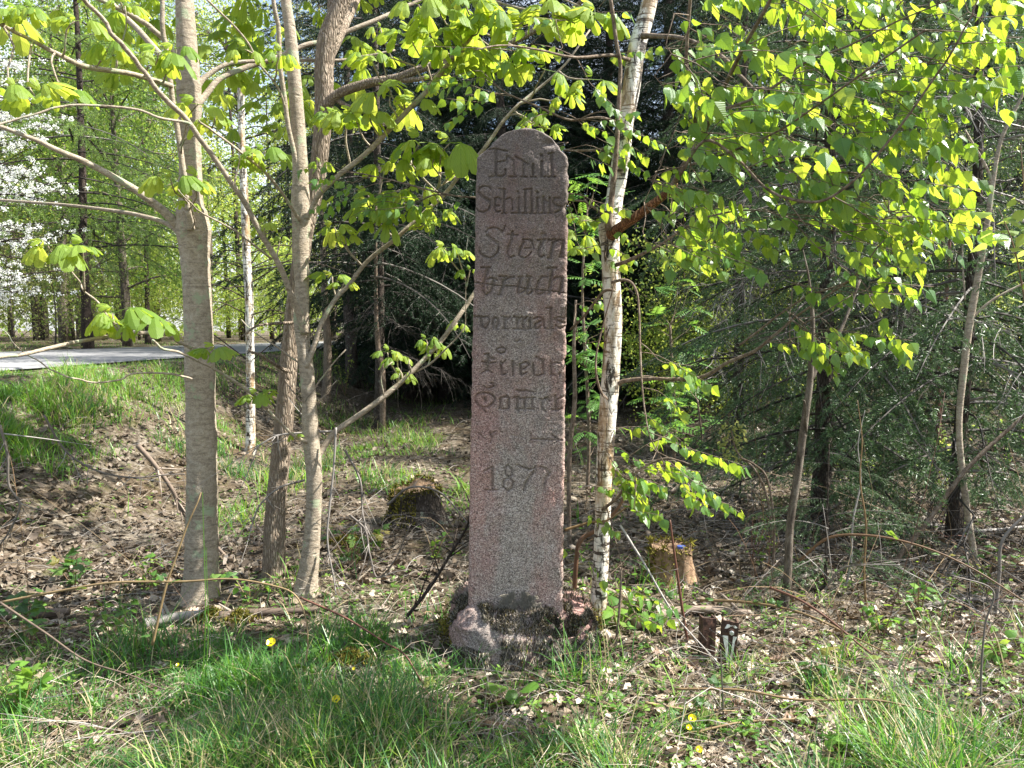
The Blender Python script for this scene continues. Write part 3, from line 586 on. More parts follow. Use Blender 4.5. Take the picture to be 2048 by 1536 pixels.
def petiole(L, r=.012, dz=0.):
    V = np.array([(-r, 0, 0), (r, 0, 0), (r*.6, L, dz), (-r*.6, L, dz), (0, 0, r*1.6), (0, L, dz+r)]); return V, [], [(0, 1, 2, 3), (0, 4, 5, 3), (1, 4, 5, 2)], np.zeros((6, 2))
def birch_t(seed):
    rs = np.random.RandomState(seed); pts = [(0, 0), (.16, .06), (.34, .13), (.40, .24), (.45, .30), (.38, .40), (.40, .47), (.29, .58), (.30, .64), (.19, .75), (.19, .80), (.08, .92), (0, 1.08)]
    pts = [(x*(.92+.16*rs.rand()), y) for x, y in pts]; off = .28; V = []; uv = []; bend = rs.uniform(.0, .35); f = rs.uniform(.1, .3)
    mids = [(0, y*1.) for x, y in pts]
    for sgn in (-1, 1):
        for x, y in pts: V.append((sgn*x, y+off, -bend*y*y-f*x)); uv.append((sgn*x*2, y))
    n = len(pts); mid0 = len(V)
    for t in (.25, .5, .75): V.append((0, t+off, -bend*t*t)); uv.append((0, t))
    T = []
    def cm(y): return mid0+(0 if y < .38 else 1 if y < .63 else 2)
    for s in (0, n):
        for i in range(n-1):
            c = cm((pts[i][1]+pts[i+1][1])/2)
            T.append((s+i, s+i+1, c) if s else (s+i+1, s+i, c))
        for k, yb in ((0, .38), (1, .63)):
            j = min(range(n), key=lambda q: abs(pts[q][1]-yb)); T.append((s+j, mid0+k, mid0+k+1))
    return leaf_acc([(np.array(V), T, [], np.array(uv)), petiole(off, .011)])
def chest_t(seed, nl=7, droop=1.1):
    rs = np.random.RandomState(seed); P = [petiole(.55, .014)]
    A = {7: [0, .62, -.62, 1.25, -1.25, 2.0, -2.0], 5: [0, .8, -.8, 1.65, -1.65]}[nl]
    for i, a in enumerate(A):
        L = (1.0, .95, .95, .78, .78, .5, .5)[i]*rs.uniform(.88, 1.05); v, t, q, uv = leaflet(L, L*rs.uniform(.40, .50), droop*rs.uniform(.75, 1.15), .3, a+rs.normal()*.08)
        P.append((v+np.array([0, .55, 0]), t, q, uv))
    return leaf_acc(P)
def rowan_t(seed, n=6):
    rs = np.random.RandomState(seed); P = [petiole(1.0, .008)]
    for i in range(n):
        y = .22+.13*i
        for s in (-1, 1): v, t, q, uv = leaflet(.26, .085, .25, .1, s*1.15+rs.normal()*.07, sect=((0, .3), (.45, 1.), (.75, .75))); P.append((v+np.array([0, y, -.12*y*y]), t, q, uv))
    v, t, q, uv = leaflet(.24, .085, .2, .1, 0, sect=((0, .3), (.45, 1.), (.75, .75))); P.append((v+np.array([0, 1., -.12]), t, q, uv)); return leaf_acc(P)
def bramble_t(seed):
    rs = np.random.RandomState(seed); P = [petiole(.5, .014)]; se = ((0, .35), (.22, .85), (.45, 1.), (.7, .7), (.88, .35))
    for a, L in ((0, .8), (1.2, .65), (-1.2, .65)): v, t, q, uv = leaflet(L, L*.7, rs.uniform(.1, .5), .18, a+rs.normal()*.1, se); P.append((v+np.array([0, .5, 0]), t, q, uv))
    return leaf_acc(P)
BIRCH = [birch_t(i) for i in range(4)]; BIRCHM = [a.mesh('birch_leaf', M['birch_leaf']) for a in BIRCH]
CH = [chest_t(1, 7, 1.2), chest_t(2, 5, 1.35), chest_t(3, 7, .8), chest_t(4, 5, 1.0), chest_t(5, 7, 1.5)]; CHM = [a.mesh('chestnut_leaf', M['chestnut_leaf']) for a in CH]
ROW = [rowan_t(i) for i in range(3)]; ROWM = [a.mesh('rowan_leaf', M['rowan_leaf']) for a in ROW]
BRA = [bramble_t(i) for i in range(3)]; BRAM = [a.mesh('bramble_leaf', M['bramble_leaf']) for a in BRA]
def place_leaf(me, parent, pos, D, Nn, sc, name='leaf'):
    Fm = frames(np.array([D], float), np.array([Nn], float))[0]*sc
    o = bpy.data.objects.new(name, me); COL.objects.link(o); o.parent = parent
    p = np.array(pos)-np.array(parent.location)
    o.matrix_basis = Matrix([[*Fm[0], p[0]], [*Fm[1], p[1]], [*Fm[2], p[2]], [0, 0, 0, 1]]); return o

def chest_cluster(parent, acc, px, py, Y, size_px, src, nl=None, small=False):
    """a shoot tip carrying a pair (or two) of hanging palmate leaves; the shoot grows from the nearest limb"""
    node = at(px, py-size_px*.12, Y); S3 = np.array(src); d = np.linalg.norm(S3-node-np.array([0, 0, -.12]), axis=1); a = S3[np.argmin(d)]
    if np.linalg.norm(a-node) > .03: twig(acc, a, node, .006, .0035, .05, 5, 7)
    s = size_px/F_PX*Y; n = nl or random.choice([2, 3, 3]); a0 = RS.rand()*.6-.3+(math.pi if RS.rand() < .5 else 0)
    for k in range(n):
        ang = a0+k*math.pi*(1 if n == 2 else 2/3.)+RS.normal()*.25
        D = np.array([math.cos(ang), math.sin(ang)*.8, .12+RS.normal()*.15]); Nn = np.array([math.cos(ang)*.35, math.sin(ang)*.35, 1.])+RS.normal(size=3)*.12
        sc = s*(.53 if k < 2 else .36)*RS.uniform(.7, 1.2)
        place_leaf(random.choice(CHM), parent, node, D, Nn, sc)
    # tiny unfolding leaf and brown bud scales
    place_leaf(CHM[1], parent, node, (RS.normal()*.4, RS.normal()*.4, 1), (1, 0, .2), s*.22)

b1 = hit(402, 1195); YC = b1[1]; b2 = hit(611, 1187); Y2 = b2[1]; b3 = hit(548, 1172); Y3 = b3[1]
C1 = thing('horse_chestnut', 'stout smooth grey chestnut trunk, thickest tree left of the stone, pale scarred bark', 'tree', b1-np.array([0, 0, .08]))
bm = M['bark_chestnut']; src1 = []
def L1(name, pts, Y0, Y1, **k):
    c, r = build_limb(name, pts, Y0, Y1, bm, C1, **k); src1.append(c); return c
L1('trunk', [(402, 1215, 75.44), (402, 1170, 68.08), (403, 1110, 64.4), (404, 1050, 61.64), (404, 960, 59.8), (402, 850, 57.96), (400, 750, 57.04), (397, 650, 54.28), (393, 560, 53.36), (390, 505, 55.2), (387, 462, 66.24), (384, 430, 58.88), (382, 400, 46), (380, 300, 40.48), (378, 195, 46), (374, 100, 38.64), (369, 0, 34.04), (366, -150, 27.6), (362, -320, 18.4)], YC, YC, ns=20, dens=9, lump=.05, seed=3, scars=16, flare=.3)
L1('branch', [(382, 460, 20), (379, 437, 17), (372, 390, 15), (366, 340, 14), (353, 262, 13), (342, 171, 13), (329, 61, 12), (324, -30, 10), (318, -160, 6)], YC-.12, YC-.25)
L1('branch', [(372, 470, 26), (345, 440, 22), (300, 400, 18), (240, 362, 16), (170, 325, 14), (110, 298, 12), (50, 270, 10), (-20, 245, 9), (-120, 200, 5)], YC, YC-.5, label='long bough leaving the trunk to the left')
L1('branch', [(370, 478, 18), (345, 455, 12), (300, 435, 10), (200, 418, 8), (100, 408, 7), (0, 400, 6), (-90, 396, 4)], YC, YC+.5)
L1('branch', [(372, 150, 20), (335, 90, 14), (310, 62, 13), (270, 35, 12), (200, 0, 11), (120, -40, 8)], YC, YC-.4)
L1('branch', [(376, 190, 18), (350, 150, 15), (300, 85, 14), (240, 25, 12), (205, -10, 10), (150, -70, 6)], YC+.05, YC+.6)
L1('branch', [(345, 172, 12), (260, 147, 12), (171, 133, 12), (102, 102, 11), (50, 75, 9), (0, 48, 9), (-70, 10, 6)], YC-.2, YC-1.0)
L1('branch', [(390, 215, 20), (407, 195, 15), (424, 174, 14), (444, 154, 13), (496, 133, 13), (547, 118, 12), (608, 92, 12), (650, 82, 11), (679, 68, 11), (754, 41, 10), (812, 14, 9), (860, -8, 7)], YC, YC+.9)
L1('branch', [(388, 190, 16), (407, 157, 12), (444, 133, 10), (478, 124, 9), (598, 120, 8), (668, 121, 7), (713, 116, 6), (790, 100, 4)], YC, YC+.6)
L1('branch', [(398, 712, 12), (380, 695, 10), (359, 684, 9), (325, 667, 9), (256, 668, 9), (185, 678, 9), (103, 695, 10), (51, 708, 9), (0, 715, 9), (-70, 722, 7)], YC-.15, YC-1.3)
L1('branch', [(385, 758, 6), (366, 753, 5), (325, 746, 4.5), (263, 748, 4), (239, 760, 4), (188, 765, 4), (147, 755, 4), (113, 744, 3.5), (75, 725, 3), (40, 690, 2.5), (5, 655, 2)], YC-.1, YC-.6)
L1('branch', [(240, 668, 5), (200, 612, 5), (165, 575, 4), (135, 535, 3)], YC-.8, YC-.8, ns=5)
ta = Acc(); s1 = np.concatenate(src1)
for px, py, sz, dy in [(30, 35, 110, -.9), (150, 52, 80, -.7), (222, 98, 90, -.6), (250, 20, 70, -.5), (318, 120, 120, -.5), (352, 108, 90, -.4), (70, 205, 110, -.9), (128, 200, 100, -.8), (60, 30, 70, -.9),
                       (396, 222, 110, -.45), (430, 245, 80, -.4), (340, 370, 115, -.5), (388, 375, 105, -.4), (95, 505, 120, -1.), (165, 505, 90, -.95), (225, 640, 110, -.8), (235, 655, 70, -.8), (305, 655, 110, -.7), (430, 712, 90, -.45), (380, 410, 40, -.4), (20, 190, 80, -1), (240, 10, 60, -.3), (152, 590, 1, 0)][:-1]:
    chest_cluster(C1, ta, px, py, YC+dy, sz, s1)
tag(ta.build('twigs', M['bark_chestnut'], C1, True), kind='stuff')

C2 = thing('horse_chestnut', 'slender light barked chestnut forking into upright stems, just left of the stone', 'tree', b2-np.array([0, 0, .06]))
src2 = []
def L2(name, pts, Y0, Y1, **k):
    c, r = build_limb(name, pts, Y0, Y1, bm, C2, **k); src2.append(c); return c
L2('trunk', [(610, 1200, 50), (613, 1170, 42), (619, 1125, 38), (625, 1060, 32), (628, 1000, 31), (628, 940, 32), (622, 880, 33), (618, 800, 28), (613, 740, 30), (607, 690, 27), (603, 640, 32), (604, 570, 27), (601, 500, 33), (603, 440, 37), (601, 395, 35), (601, 345, 30), (596, 250, 28), (588, 150, 26), (580, 60, 22), (572, 0, 20), (562, -140, 15), (556, -260, 9)], Y2, Y2-.05, ns=16, dens=7, lump=.05, seed=8, scars=12, flare=.35)
L2('branch', [(602, 360, 14), (595, 335, 12), (578, 256, 11), (560, 137, 11), (554, 51, 11), (547, 0, 10), (538, -100, 7)], Y2-.05, Y2-.25)
L2('branch', [(610, 665, 24), (601, 637, 18), (581, 585, 15), (560, 534, 14), (547, 511, 14), (519, 461, 13), (478, 386, 13), (427, 314, 13), (376, 246, 13), (328, 191, 12), (290, 144, 11), (249, 92, 11), (212, 51, 10), (171, 0, 10), (140, -50, 8)], Y2-.05, Y2-1.3, label='long straight diagonal branch crossing in front of the stout trunk')
L2('branch', [(380, 253, 7), (376, 246, 7), (321, 236, 6), (273, 219, 6), (205, 212, 6), (150, 210, 5), (116, 215, 5), (68, 229, 5), (0, 246, 5), (-60, 262, 3)], Y2-.85, Y2-1.4)
L2('branch', [(600, 440, 10), (588, 424, 8), (547, 362, 7), (492, 314, 6), (410, 253, 5), (398, 240, 4)], Y2-.1, Y2-.8)
L2('branch', [(543, 518, 6), (478, 468, 5), (393, 417, 4), (352, 379, 3)], Y2-.3, Y2-.9, ns=5)
L2('branch', [(570, 215, 5), (557, 178, 5), (516, 123, 5), (485, 72, 5), (420, 7, 5), (370, -50, 3)], Y2-.2, Y2-.6)
L2('branch', [(615, 885, 9), (584, 869, 7), (547, 831, 7), (502, 787, 7), (427, 739, 7), (376, 712, 6), (328, 695, 6), (305, 680, 5)], Y2-.05, Y2-.9, label='thin branch sloping down from upper left to the fork')
L2('branch', [(628, 925, 24), (640, 905, 18), (651, 889, 15), (672, 862, 14), (720, 829, 13), (768, 793, 13), (810, 757, 12), (855, 712, 11), (884, 679, 11), (911, 643, 11), (940, 600, 10), (965, 560, 9), (1000, 500, 7)], Y2+.02, Y2+.35, label='low branch rising to the right towards the stone')
L2('branch', [(612, 735, 14), (624, 705, 12), (643, 647, 11), (670, 599, 11), (697, 570, 10), (737, 520, 10), (791, 478, 10), (839, 434, 10), (884, 393, 10), (925, 345, 9), (969, 297, 9), (1010, 239, 8), (1060, 190, 7), (1130, 130, 5), (1180, 60, 4)], Y2-.05, Y2+.1, label='long arching branch passing behind the head of the stone')
L2('branch', [(606, 455, 16), (617, 432, 13), (638, 390, 13), (679, 349, 12), (730, 308, 12), (805, 232, 12), (863, 171, 12), (908, 113, 11), (945, 68, 10), (986, 7, 10), (1010, -50, 8)], Y2-.05, Y2-.5)
L2('branch', [(828, 745, 5), (860, 728, 5), (890, 700, 4.5), (923, 664, 4), (930, 640, 2.5), (932, 560, 2)], Y2+.2, Y2+.1, ns=5)
for q in ([(628, 780, 4), (640, 760, 4), (690, 700, 3)], [(626, 815, 3.5), (650, 790, 3), (672, 762, 2)], [(612, 735, 5), (560, 700, 4), (480, 640, 3)], [(800, 770, 4), (820, 745, 4), (818, 720, 3)], [(768, 793, 3), (762, 750, 3), (783, 725, 2.5)],
          [(791, 478, 6), (760, 450, 5), (740, 430, 4)], [(884, 393, 6), (840, 350, 5), (820, 320, 4)], [(925, 345, 5), (900, 360, 4), (870, 380, 3)], [(700, 330, 6), (690, 270, 5), (700, 245, 4)]):
    L2('branch', q, Y2+.0, Y2-.1, ns=5)
ta = Acc(); s2 = np.concatenate(src2)
for px, py, sz, dy in [(490, 108, 75, -.5), (560, 118, 75, -.4), (505, 310, 60, -.5), (480, 320, 40, -.5), (530, 310, 70, -.45), (528, 455, 55, -.3), (560, 478, 30, -.2), (515, 795, 60, -.5), (540, 792, 50, -.4), (590, 872, 30, -.1), (665, 562, 70, 0), (688, 572, 55, 0),
                       (650, 230, 45, -.2), (668, 462, 70, -.1), (690, 480, 60, -.1), (735, 430, 95, -.2), (760, 455, 80, -.2), (800, 420, 95, -.25), (770, 345, 80, -.2), (735, 400, 90, -.2), (838, 300, 120, -.4), (900, 300, 115, -.4), (868, 330, 90, -.35), (935, 340, 75, -.2), (890, 505, 75, .1), (915, 510, 60, .1), (940, 545, 40, .1),
                       (705, 235, 90, -.3), (735, 240, 100, -.3), (672, 240, 80, -.2), (780, 205, 100, -.3), (828, 215, 105, -.3), (740, 118, 75, -.3), (765, 125, 75, -.3), (860, 170, 60, -.3), (820, 90, 120, -.5), (860, 80, 110, -.5), (905, 105, 110, -.5), (880, 30, 120, -.6), (930, 20, 120, -.6), (835, 20, 100, -.6), (960, 70, 110, -.5),
                       (1000, 40, 120, -.6), (1045, 60, 125, -.6), (1010, 110, 90, -.4), (945, 130, 90, -.3), (980, 135, 90, -.3), (1100, 20, 110, -.6), (1150, 60, 110, -.5), (1190, 45, 130, -.6), (900, 150, 80, -.3), (1060, 110, 80, -.3), (760, 60, 40, -.4), (800, 330, 60, -.2), (790, 390, 70, -.2), (830, 385, 70, -.2), (850, 455, 60, -.1), (870, 430, 75, -.1),
                       (775, 712, 60, .2), (795, 722, 60, .2), (852, 685, 50, .25), (875, 695, 55, .25), (862, 712, 30, .2), (915, 652, 50, .3), (800, 752, 45, .15), (1150, 480, 70, .3), (1185, 500, 70, .3), (1160, 440, 60, .3), (1180, 170, 90, -.3), (1130, 200, 80, -.2), (1075, 245, 70, .0), (1100, 265, 60, .0), (1090, 150, 90, -.3), (640, 330, 40, -.1)]:
    chest_cluster(C2, ta, px, py, Y2+dy, sz, s2)
tag(ta.build('twigs', M['bark_chestnut'], C2, True), kind='stuff')
def crown_above(parent, x0, x1, y0, y1, z0, z1, n):
    # unseen crown leaves above the picture, set back to shade the ground behind
    ac = Acc(); P = []
    for q in range(n//5):
        c0 = np.array([RS.uniform(x0, x1), RS.uniform(y0, y1), RS.uniform(z0, z1)]); P += [c0+RS.normal(size=3)*.12 for _ in range(5)]
    P = np.array(P)
    for k in range(4):
        r_ = P[k::4]; V, T, Q = CH[k].data(); a = RS.rand(len(r_))*6.28; D = np.stack([np.cos(a), np.sin(a), .1*RS.normal(size=len(r_))], -1)
        scatter(ac, V, T, Q, r_, frames(D, np.tile([[0, 0, 1.]], (len(r_), 1))+RS.normal(size=(len(r_), 3))*.2), .17*RS.uniform(.6, 1.2, len(r_)), RS.rand(len(r_)), np.concatenate(CH[k].u))
    tag(ac.build('foliage', M['chestnut_leaf'], parent), kind='stuff')
crown_above(C1, -3.6, -1.4, YC+1.1, YC+3.2, 3.6, 7.5, 420)
crown_above(C2, -1.8, -.3, Y2+1.0, Y2+2.8, 4.4, 7.5, 260)

C3 = thing('maple_tree', 'dark fissured leaning trunk behind the light forked chestnut, heavy limb reaching right', 'tree', b3-np.array([0, 0, .06]))
src3 = []
def L3(name, pts, Y0, Y1, **k):
    c, r = build_limb(name, pts, Y0, Y1, M['bark_rough'], C3, **k); src3.append(c)
L3('trunk', [(547, 1190, 50), (548, 1150, 44), (549, 1070, 43), (551, 1020, 41), (562, 900, 37), (572, 800, 35), (578, 720, 34), (586, 640, 34), (598, 540, 33), (612, 450, 33), (630, 380, 33), (641, 300, 34), (648, 200, 36), (648, 130, 37), (655, 80, 40), (672, 30, 32), (690, -10, 29), (720, -80, 24), (740, -200, 16)], Y3+.15, Y3+.25, ns=18, dens=8, lump=.08, seed=21, flare=.35)
L3('branch', [(655, 75, 24), (662, 40, 24), (666, 0, 22), (664, -80, 16)], Y3+.3, Y3+.3)
L3('branch', [(650, 215, 30), (668, 194, 24), (689, 182, 23), (737, 166, 22), (791, 156, 20), (839, 139, 19), (890, 123, 17), (976, 99, 16), (1027, 82, 15), (1078, 58, 14), (1130, 30, 12), (1180, -10, 10)], Y3+.2, Y3-.2, label='heavy smooth bough curving out to the right')
L3('branch', [(800, 160, 13), (820, 160, 12), (867, 153, 11), (885, 135, 9), (893, 118, 7)], Y3+.1, Y3-.1)
L3('branch', [(676, 195, 13), (672, 200, 12), (700, 214, 10), (735, 228, 8), (770, 250, 6)], Y3+.2, Y3)
L3('branch', [(598, 645, 9), (581, 646, 8), (519, 650, 6), (482, 674, 4)], Y3+.05, Y3-.3, label='pale peeling broken stub')
L3('branch', [(575, 742, 11), (560, 736, 9), (530, 715, 8), (494, 702, 6)], Y3+.05, Y3-.3)
L3('limb', [(648, 130, 26), (700, 20, 22), (760, -120, 18), (860, -260, 10)], Y3+.2, Y3+2.2)
L3('branch', [(570, 760, 4), (590, 790, 3), (610, 805, 2)], Y3, Y3-.2, ns=5)

ac = Acc()  # unseen leaves added above the frame to shade the bank and mid-ground
for q in range(300):
    c0 = np.array([RS.uniform(-1.4, 1.3), RS.uniform(6.0, 9.0), 0]); c0[2] = RS.uniform(.5*c0[1]+1.9, .5*c0[1]+4.2); m_ = 9
    V, T, Q = BIRCH[q % 4].data(); scatter(ac, V, T, Q, c0+RS.normal(size=(m_, 3))*.16, frames(rdir(m_, -.6), rdir(m_, .5)), .10*RS.uniform(.6, 1.2, m_), RS.rand(m_), np.concatenate(BIRCH[q % 4].u))
tag(ac.build('foliage', M['birch_leaf'], C3), kind='stuff')
# --- silver birch
bb = hit(1195, 1248); YB = bb[1]
B_ = thing('silver_birch', 'white barked birch right behind the stone with bright leafy branches spreading right', 'tree', bb-np.array([0, 0, .06]))
srcb = []
def LB(name, pts, Y0, Y1, mat='bark_young', **k):
    c, r = build_limb(name, pts, Y0, Y1, M[mat], B_, **k); srcb.append(c)
LB('trunk', [(1194, 1262, 39.6), (1197, 1200, 34.056), (1201, 1130, 31.68), (1205, 1050, 31.68), (1208, 950, 33.264), (1214, 850, 36.432), (1221, 750, 36.432), (1226, 650, 36.432), (1223, 570, 36.432), (1221, 500, 36.432), (1219, 455, 44.352), (1229, 400, 33.264), (1240, 330, 34.848), (1250, 250, 33.264), (1262, 180, 34.848), (1273, 100, 34.056), (1290, 40, 31.68), (1305, -20, 30.096), (1330, -140, 25.344), (1350, -300, 15.84)], YB, YB, 'bark_birch', ns=20, dens=9, lump=.07, seed=5, flare=.1)
LB('branch', [(1216, 460, 16), (1225, 380, 13), (1233, 300, 11), (1238, 200, 10), (1240, 130, 9), (1232, 80, 9), (1222, 0, 9), (1210, -80, 6)], YB-.12, YB-.2, label='thin dark stem running up the left of the white trunk')
LB('branch', [(1222, 470, 30), (1240, 455, 25), (1270, 435, 23), (1310, 405, 20), (1335, 385, 18), (1350, 368, 15)], YB-.05, YB-.6, 'bark_orange', label='peeling orange brown bough')
LB('branch', [(1345, 372, 15), (1365, 335, 14), (1405, 270, 13), (1425, 225, 12), (1450, 170, 11), (1490, 90, 10), (1530, 20, 9), (1560, -40, 7)], YB-.6, YB-1.5)
LB('branch', [(1400, 280, 10), (1388, 230, 9), (1375, 150, 9), (1373, 100, 8), (1380, 0, 8), (1385, -60, 6)], YB-.9, YB-1.2)
LB('branch', [(1425, 225, 8), (1500, 200, 7), (1560, 165, 7), (1610, 125, 6), (1700, 90, 5), (1800, 40, 4), (1900, 0, 3)], YB-1.1, YB-1.9)
LB('branch', [(1285, 72, 16), (1310, 72, 11), (1370, 78, 10), (1440, 110, 9), (1480, 150, 8), (1520, 190, 7), (1570, 225, 5)], YB-.05, YB-1.0)
LB('branch', [(1360, 350, 8), (1410, 281, 7), (1475, 318, 6), (1530, 375, 6), (1581, 398, 7), (1643, 402, 7), (1702, 365, 6), (1775, 285, 6), (1870, 157, 5), (1899, 106, 5), (1939, 36, 4), (1960, -20, 3)], YB-1.2, YB-1.9, label='slender branch dipping in a long arc')
LB('branch', [(1238, 768, 13), (1250, 762, 10), (1300, 757, 9), (1380, 759, 9), (1420, 748, 9), (1453, 726, 8), (1504, 704, 8), (1556, 664, 7), (1592, 635, 6), (1683, 569, 5), (1775, 511, 4), (1880, 440, 3)], YB-.05, YB-1.3, label='low horizontal branch bending upwards at right')
LB('branch', [(1480, 690, 5), (1520, 660, 5), (1600, 600, 4), (1700, 560, 4), (1770, 480, 3)], YB-.7, YB-1.4)
LB('branch', [(1232, 530, 10), (1260, 520, 9), (1290, 505, 8), (1320, 490, 6), (1400, 440, 5), (1500, 420, 4), (1600, 440, 3)], YB-.1, YB-1.2)
LB('branch', [(1222, 565, 8), (1250, 560, 7), (1270, 575, 6), (1278, 620, 5), (1280, 700, 5), (1287, 800, 4), (1300, 870, 3), (1330, 930, 3)], YB-.2, YB-.5, label='hanging reddish broken branch')
LB('branch', [(1215, 800, 7), (1200, 780, 6), (1192, 740, 5), (1196, 690, 4), (1230, 560, 3)], YB-.15, YB-.2)
LB('branch', [(1228, 580, 7), (1205, 585, 7), (1170, 630, 6), (1140, 660, 5)], YB-.15, YB+.1)
LB('branch', [(1246, 250, 8), (1200, 235, 6), (1140, 240, 5), (1080, 215, 5), (1020, 190, 4), (990, 170, 3)], YB-.05, YB-.1)
LB('branch', [(1260, 120, 10), (1220, 110, 8), (1150, 115, 6), (1080, 100, 5), (1010, 90, 4), (950, 100, 3)], YB-.1, YB-.8)
LB('branch', [(1235, 290, 7), (1190, 300, 6), (1130, 300, 5), (1090, 290, 4)], YB-.05, YB)
LB('branch', [(1220, 440, 8), (1180, 410, 6), (1140, 400, 5), (950, 395, 4), (900, 390, 4), (820, 370, 4), (740, 350, 3), (680, 340, 2)], YB-.05, YB+.15)
LB('branch', [(1205, 1020, 8), (1240, 990, 7), (1255, 960, 6), (1320, 920, 5), (1380, 930, 3)], YB-.1, YB-.5)
LB('branch', [(1850, 60, 5), (1750, 130, 5), (1650, 200, 5), (1560, 260, 5), (1470, 300, 6), (1380, 330, 6)][::-1], YB-1.0, YB-2.1)
sb = np.concatenate(srcb[1:]); tw = Acc(); leaves = []
def inpoly(px, py, poly):
    c = False; n = len(poly)
    for i in range(n):
        x1, y1 = poly[i]; x2, y2 = poly[(i+1) % n]
        if (y1 > py) != (y2 > py) and px < (x2-x1)*(py-y1)/(y2-y1)+x1: c = not c
    return c
ZB = [([(1370, -40), (1560, -60), (2060, -60), (2000, 170), (1900, 330), (1800, 400), (1560, 330), (1380, 330), (1300, 200)], 138, 3.0, .35, .066),
      ([(1290, 230), (1560, 330), (1800, 400), (1780, 470), (1560, 480), (1400, 520), (1290, 420)], 58, 3.2, .35, .064),
      ([(1510, 640), (1600, 560), (1740, 530), (1760, 590), (1720, 690), (1640, 720), (1490, 720)], 18, 2.9, .2, .055),
      ([(1560, 480), (1900, 400), (1890, 480), (1760, 540), (1600, 540)], 15, 2.8, .2, .055),
      ([(1170, 870), (1290, 820), (1400, 930), (1400, 990), (1330, 1090), (1230, 1010)], 26, YB-.35, .2, .062),
      ([(1270, 640), (1330, 700), (1320, 860), (1260, 800)], 4, YB-.3, .1, .060),
      ([(1240, 430), (1340, 380), (1400, 470), (1360, 540), (1260, 520)], 9, YB-.6, .3, .058),
      ([(930, 60), (1240, 20), (1250, 330), (1080, 320), (950, 200)], 28, YB-.15, .15, .056),
      ([(650, 335), (760, 340), (950, 385), (900, 440), (780, 420), (660, 380)], 12, YB+.1, .1, .055),
      ([(1140, 380), (1250, 400), (1240, 560), (1140, 520)], 9, YB-.1, .1, .052),
      ([(1130, 560), (1190, 600), (1180, 800), (1130, 760)], 4, YB+.3, .1, .045),
      ([(1230, 1150), (1330, 1190), (1320, 1250), (1240, 1240)], 4, YB-.3, .1, .060),
      ([(1140, 960), (1180, 960), (1180, 1130), (1140, 1130)], 4, YB-.1, .1, .055)]
for poly, nn, Y, dY, ls in ZB:
    xs_ = [p[0] for p in poly]; ys_ = [p[1] for p in poly]; done = 0
    while done < nn:
        px = RS.uniform(min(xs_), max(xs_)); py = RS.uniform(min(ys_), max(ys_))
        if not inpoly(px, py, poly): continue
        done += 1; p = at(px, py, Y+RS.uniform(-dY, dY)); up_ = (sb[:, 0]-1.0*(p[0] > .3)) ; d = np.linalg.norm((sb-p-np.array([-.12 if p[0] > .2 else .12, 0, .05]))*[1, .7, 1], axis=1); k = np.argsort(d)[:3]; a = sb[RS.choice(k)]
        L = np.linalg.norm(p-a)
        side = 1 if px > 1150 else -1
        dirn = np.array([side*RS.uniform(.3, 1.), RS.uniform(-.6, .4), RS.uniform(-.55, .15)]); dirn /= np.linalg.norm(dirn); tl = RS.uniform(.14, .30)*(1. if ls > .053 else .8)
        e = p+dirn*tl; mid = p+np.array([0, 0, .02])
        pts = [a, a*.5+mid*.5+RS.normal(size=3)*.03*L+np.array([0, 0, .03*L]), mid, p+dirn*tl*.5+np.array([0, 0, .01]), e]
        C, _ = addtube(tw, pts, [.0022+.001*L, .0016, .001], 4, 10); sb = np.vstack([sb, C[4:7]])
        m = int(tl/.028)+1; m0 = max(2, m)
        for q in range(m0):
            t = 5+4*(q+.5)/m0; i0 = int(min(t, 8.99)); f = t-i0; pos = C[i0]*(1-f)+C[i0+1]*f
            sd = 1 if q % 2 else -1; lat = np.cross(dirn, [0, 0, 1.])*sd
            D = lat*RS.uniform(.3, .9)+dirn*.45+np.array([0, 0, -RS.uniform(.35, 1.3)]); Nn = np.array([RS.normal()*.8, -.3+RS.normal()*.8, .75])
            leaves.append((pos, D, Nn, ls*RS.uniform(.45, 1.12)))
tag(tw.build('twigs', M['bark_young'], B_, True), kind='stuff')
inview = len(leaves)
for q in range(60):                                    # the crown goes on above the picture
    c0 = np.array([RS.uniform(1.6, 3.0), RS.uniform(5.2, 6.6), RS.uniform(4.2, 7.0)])
    for w_ in range(11): leaves.append((c0+RS.normal(size=3)*.16, rdir(1, -.8)[0], rdir(1, .6)[0], .055*RS.uniform(.6, 1.1)))
order = sorted(range(len(leaves)), key=lambda i: (i >= inview, -leaves[i][3]/leaves[i][0][1])); print('birch leaves', len(leaves))
for i in order[:300]: pos, D, Nn, sc = leaves[i]; place_leaf(random.choice(BIRCHM), B_, pos, D, Nn, sc)
rest = [leaves[i] for i in order[300:]]; acc = Acc()
for k in range(4):
    r_ = rest[k::4]; V, T, Q = BIRCH[k].data(); Fm = frames(np.array([x[1] for x in r_]), np.array([x[2] for x in r_]))
    scatter(acc, V, T, Q, np.array([x[0] for x in r_]), Fm, [x[3] for x in r_], RS.rand(len(r_)), np.concatenate(BIRCH[k].u))
tag(acc.build('foliage', M['birch_leaf'], B_), kind='stuff')
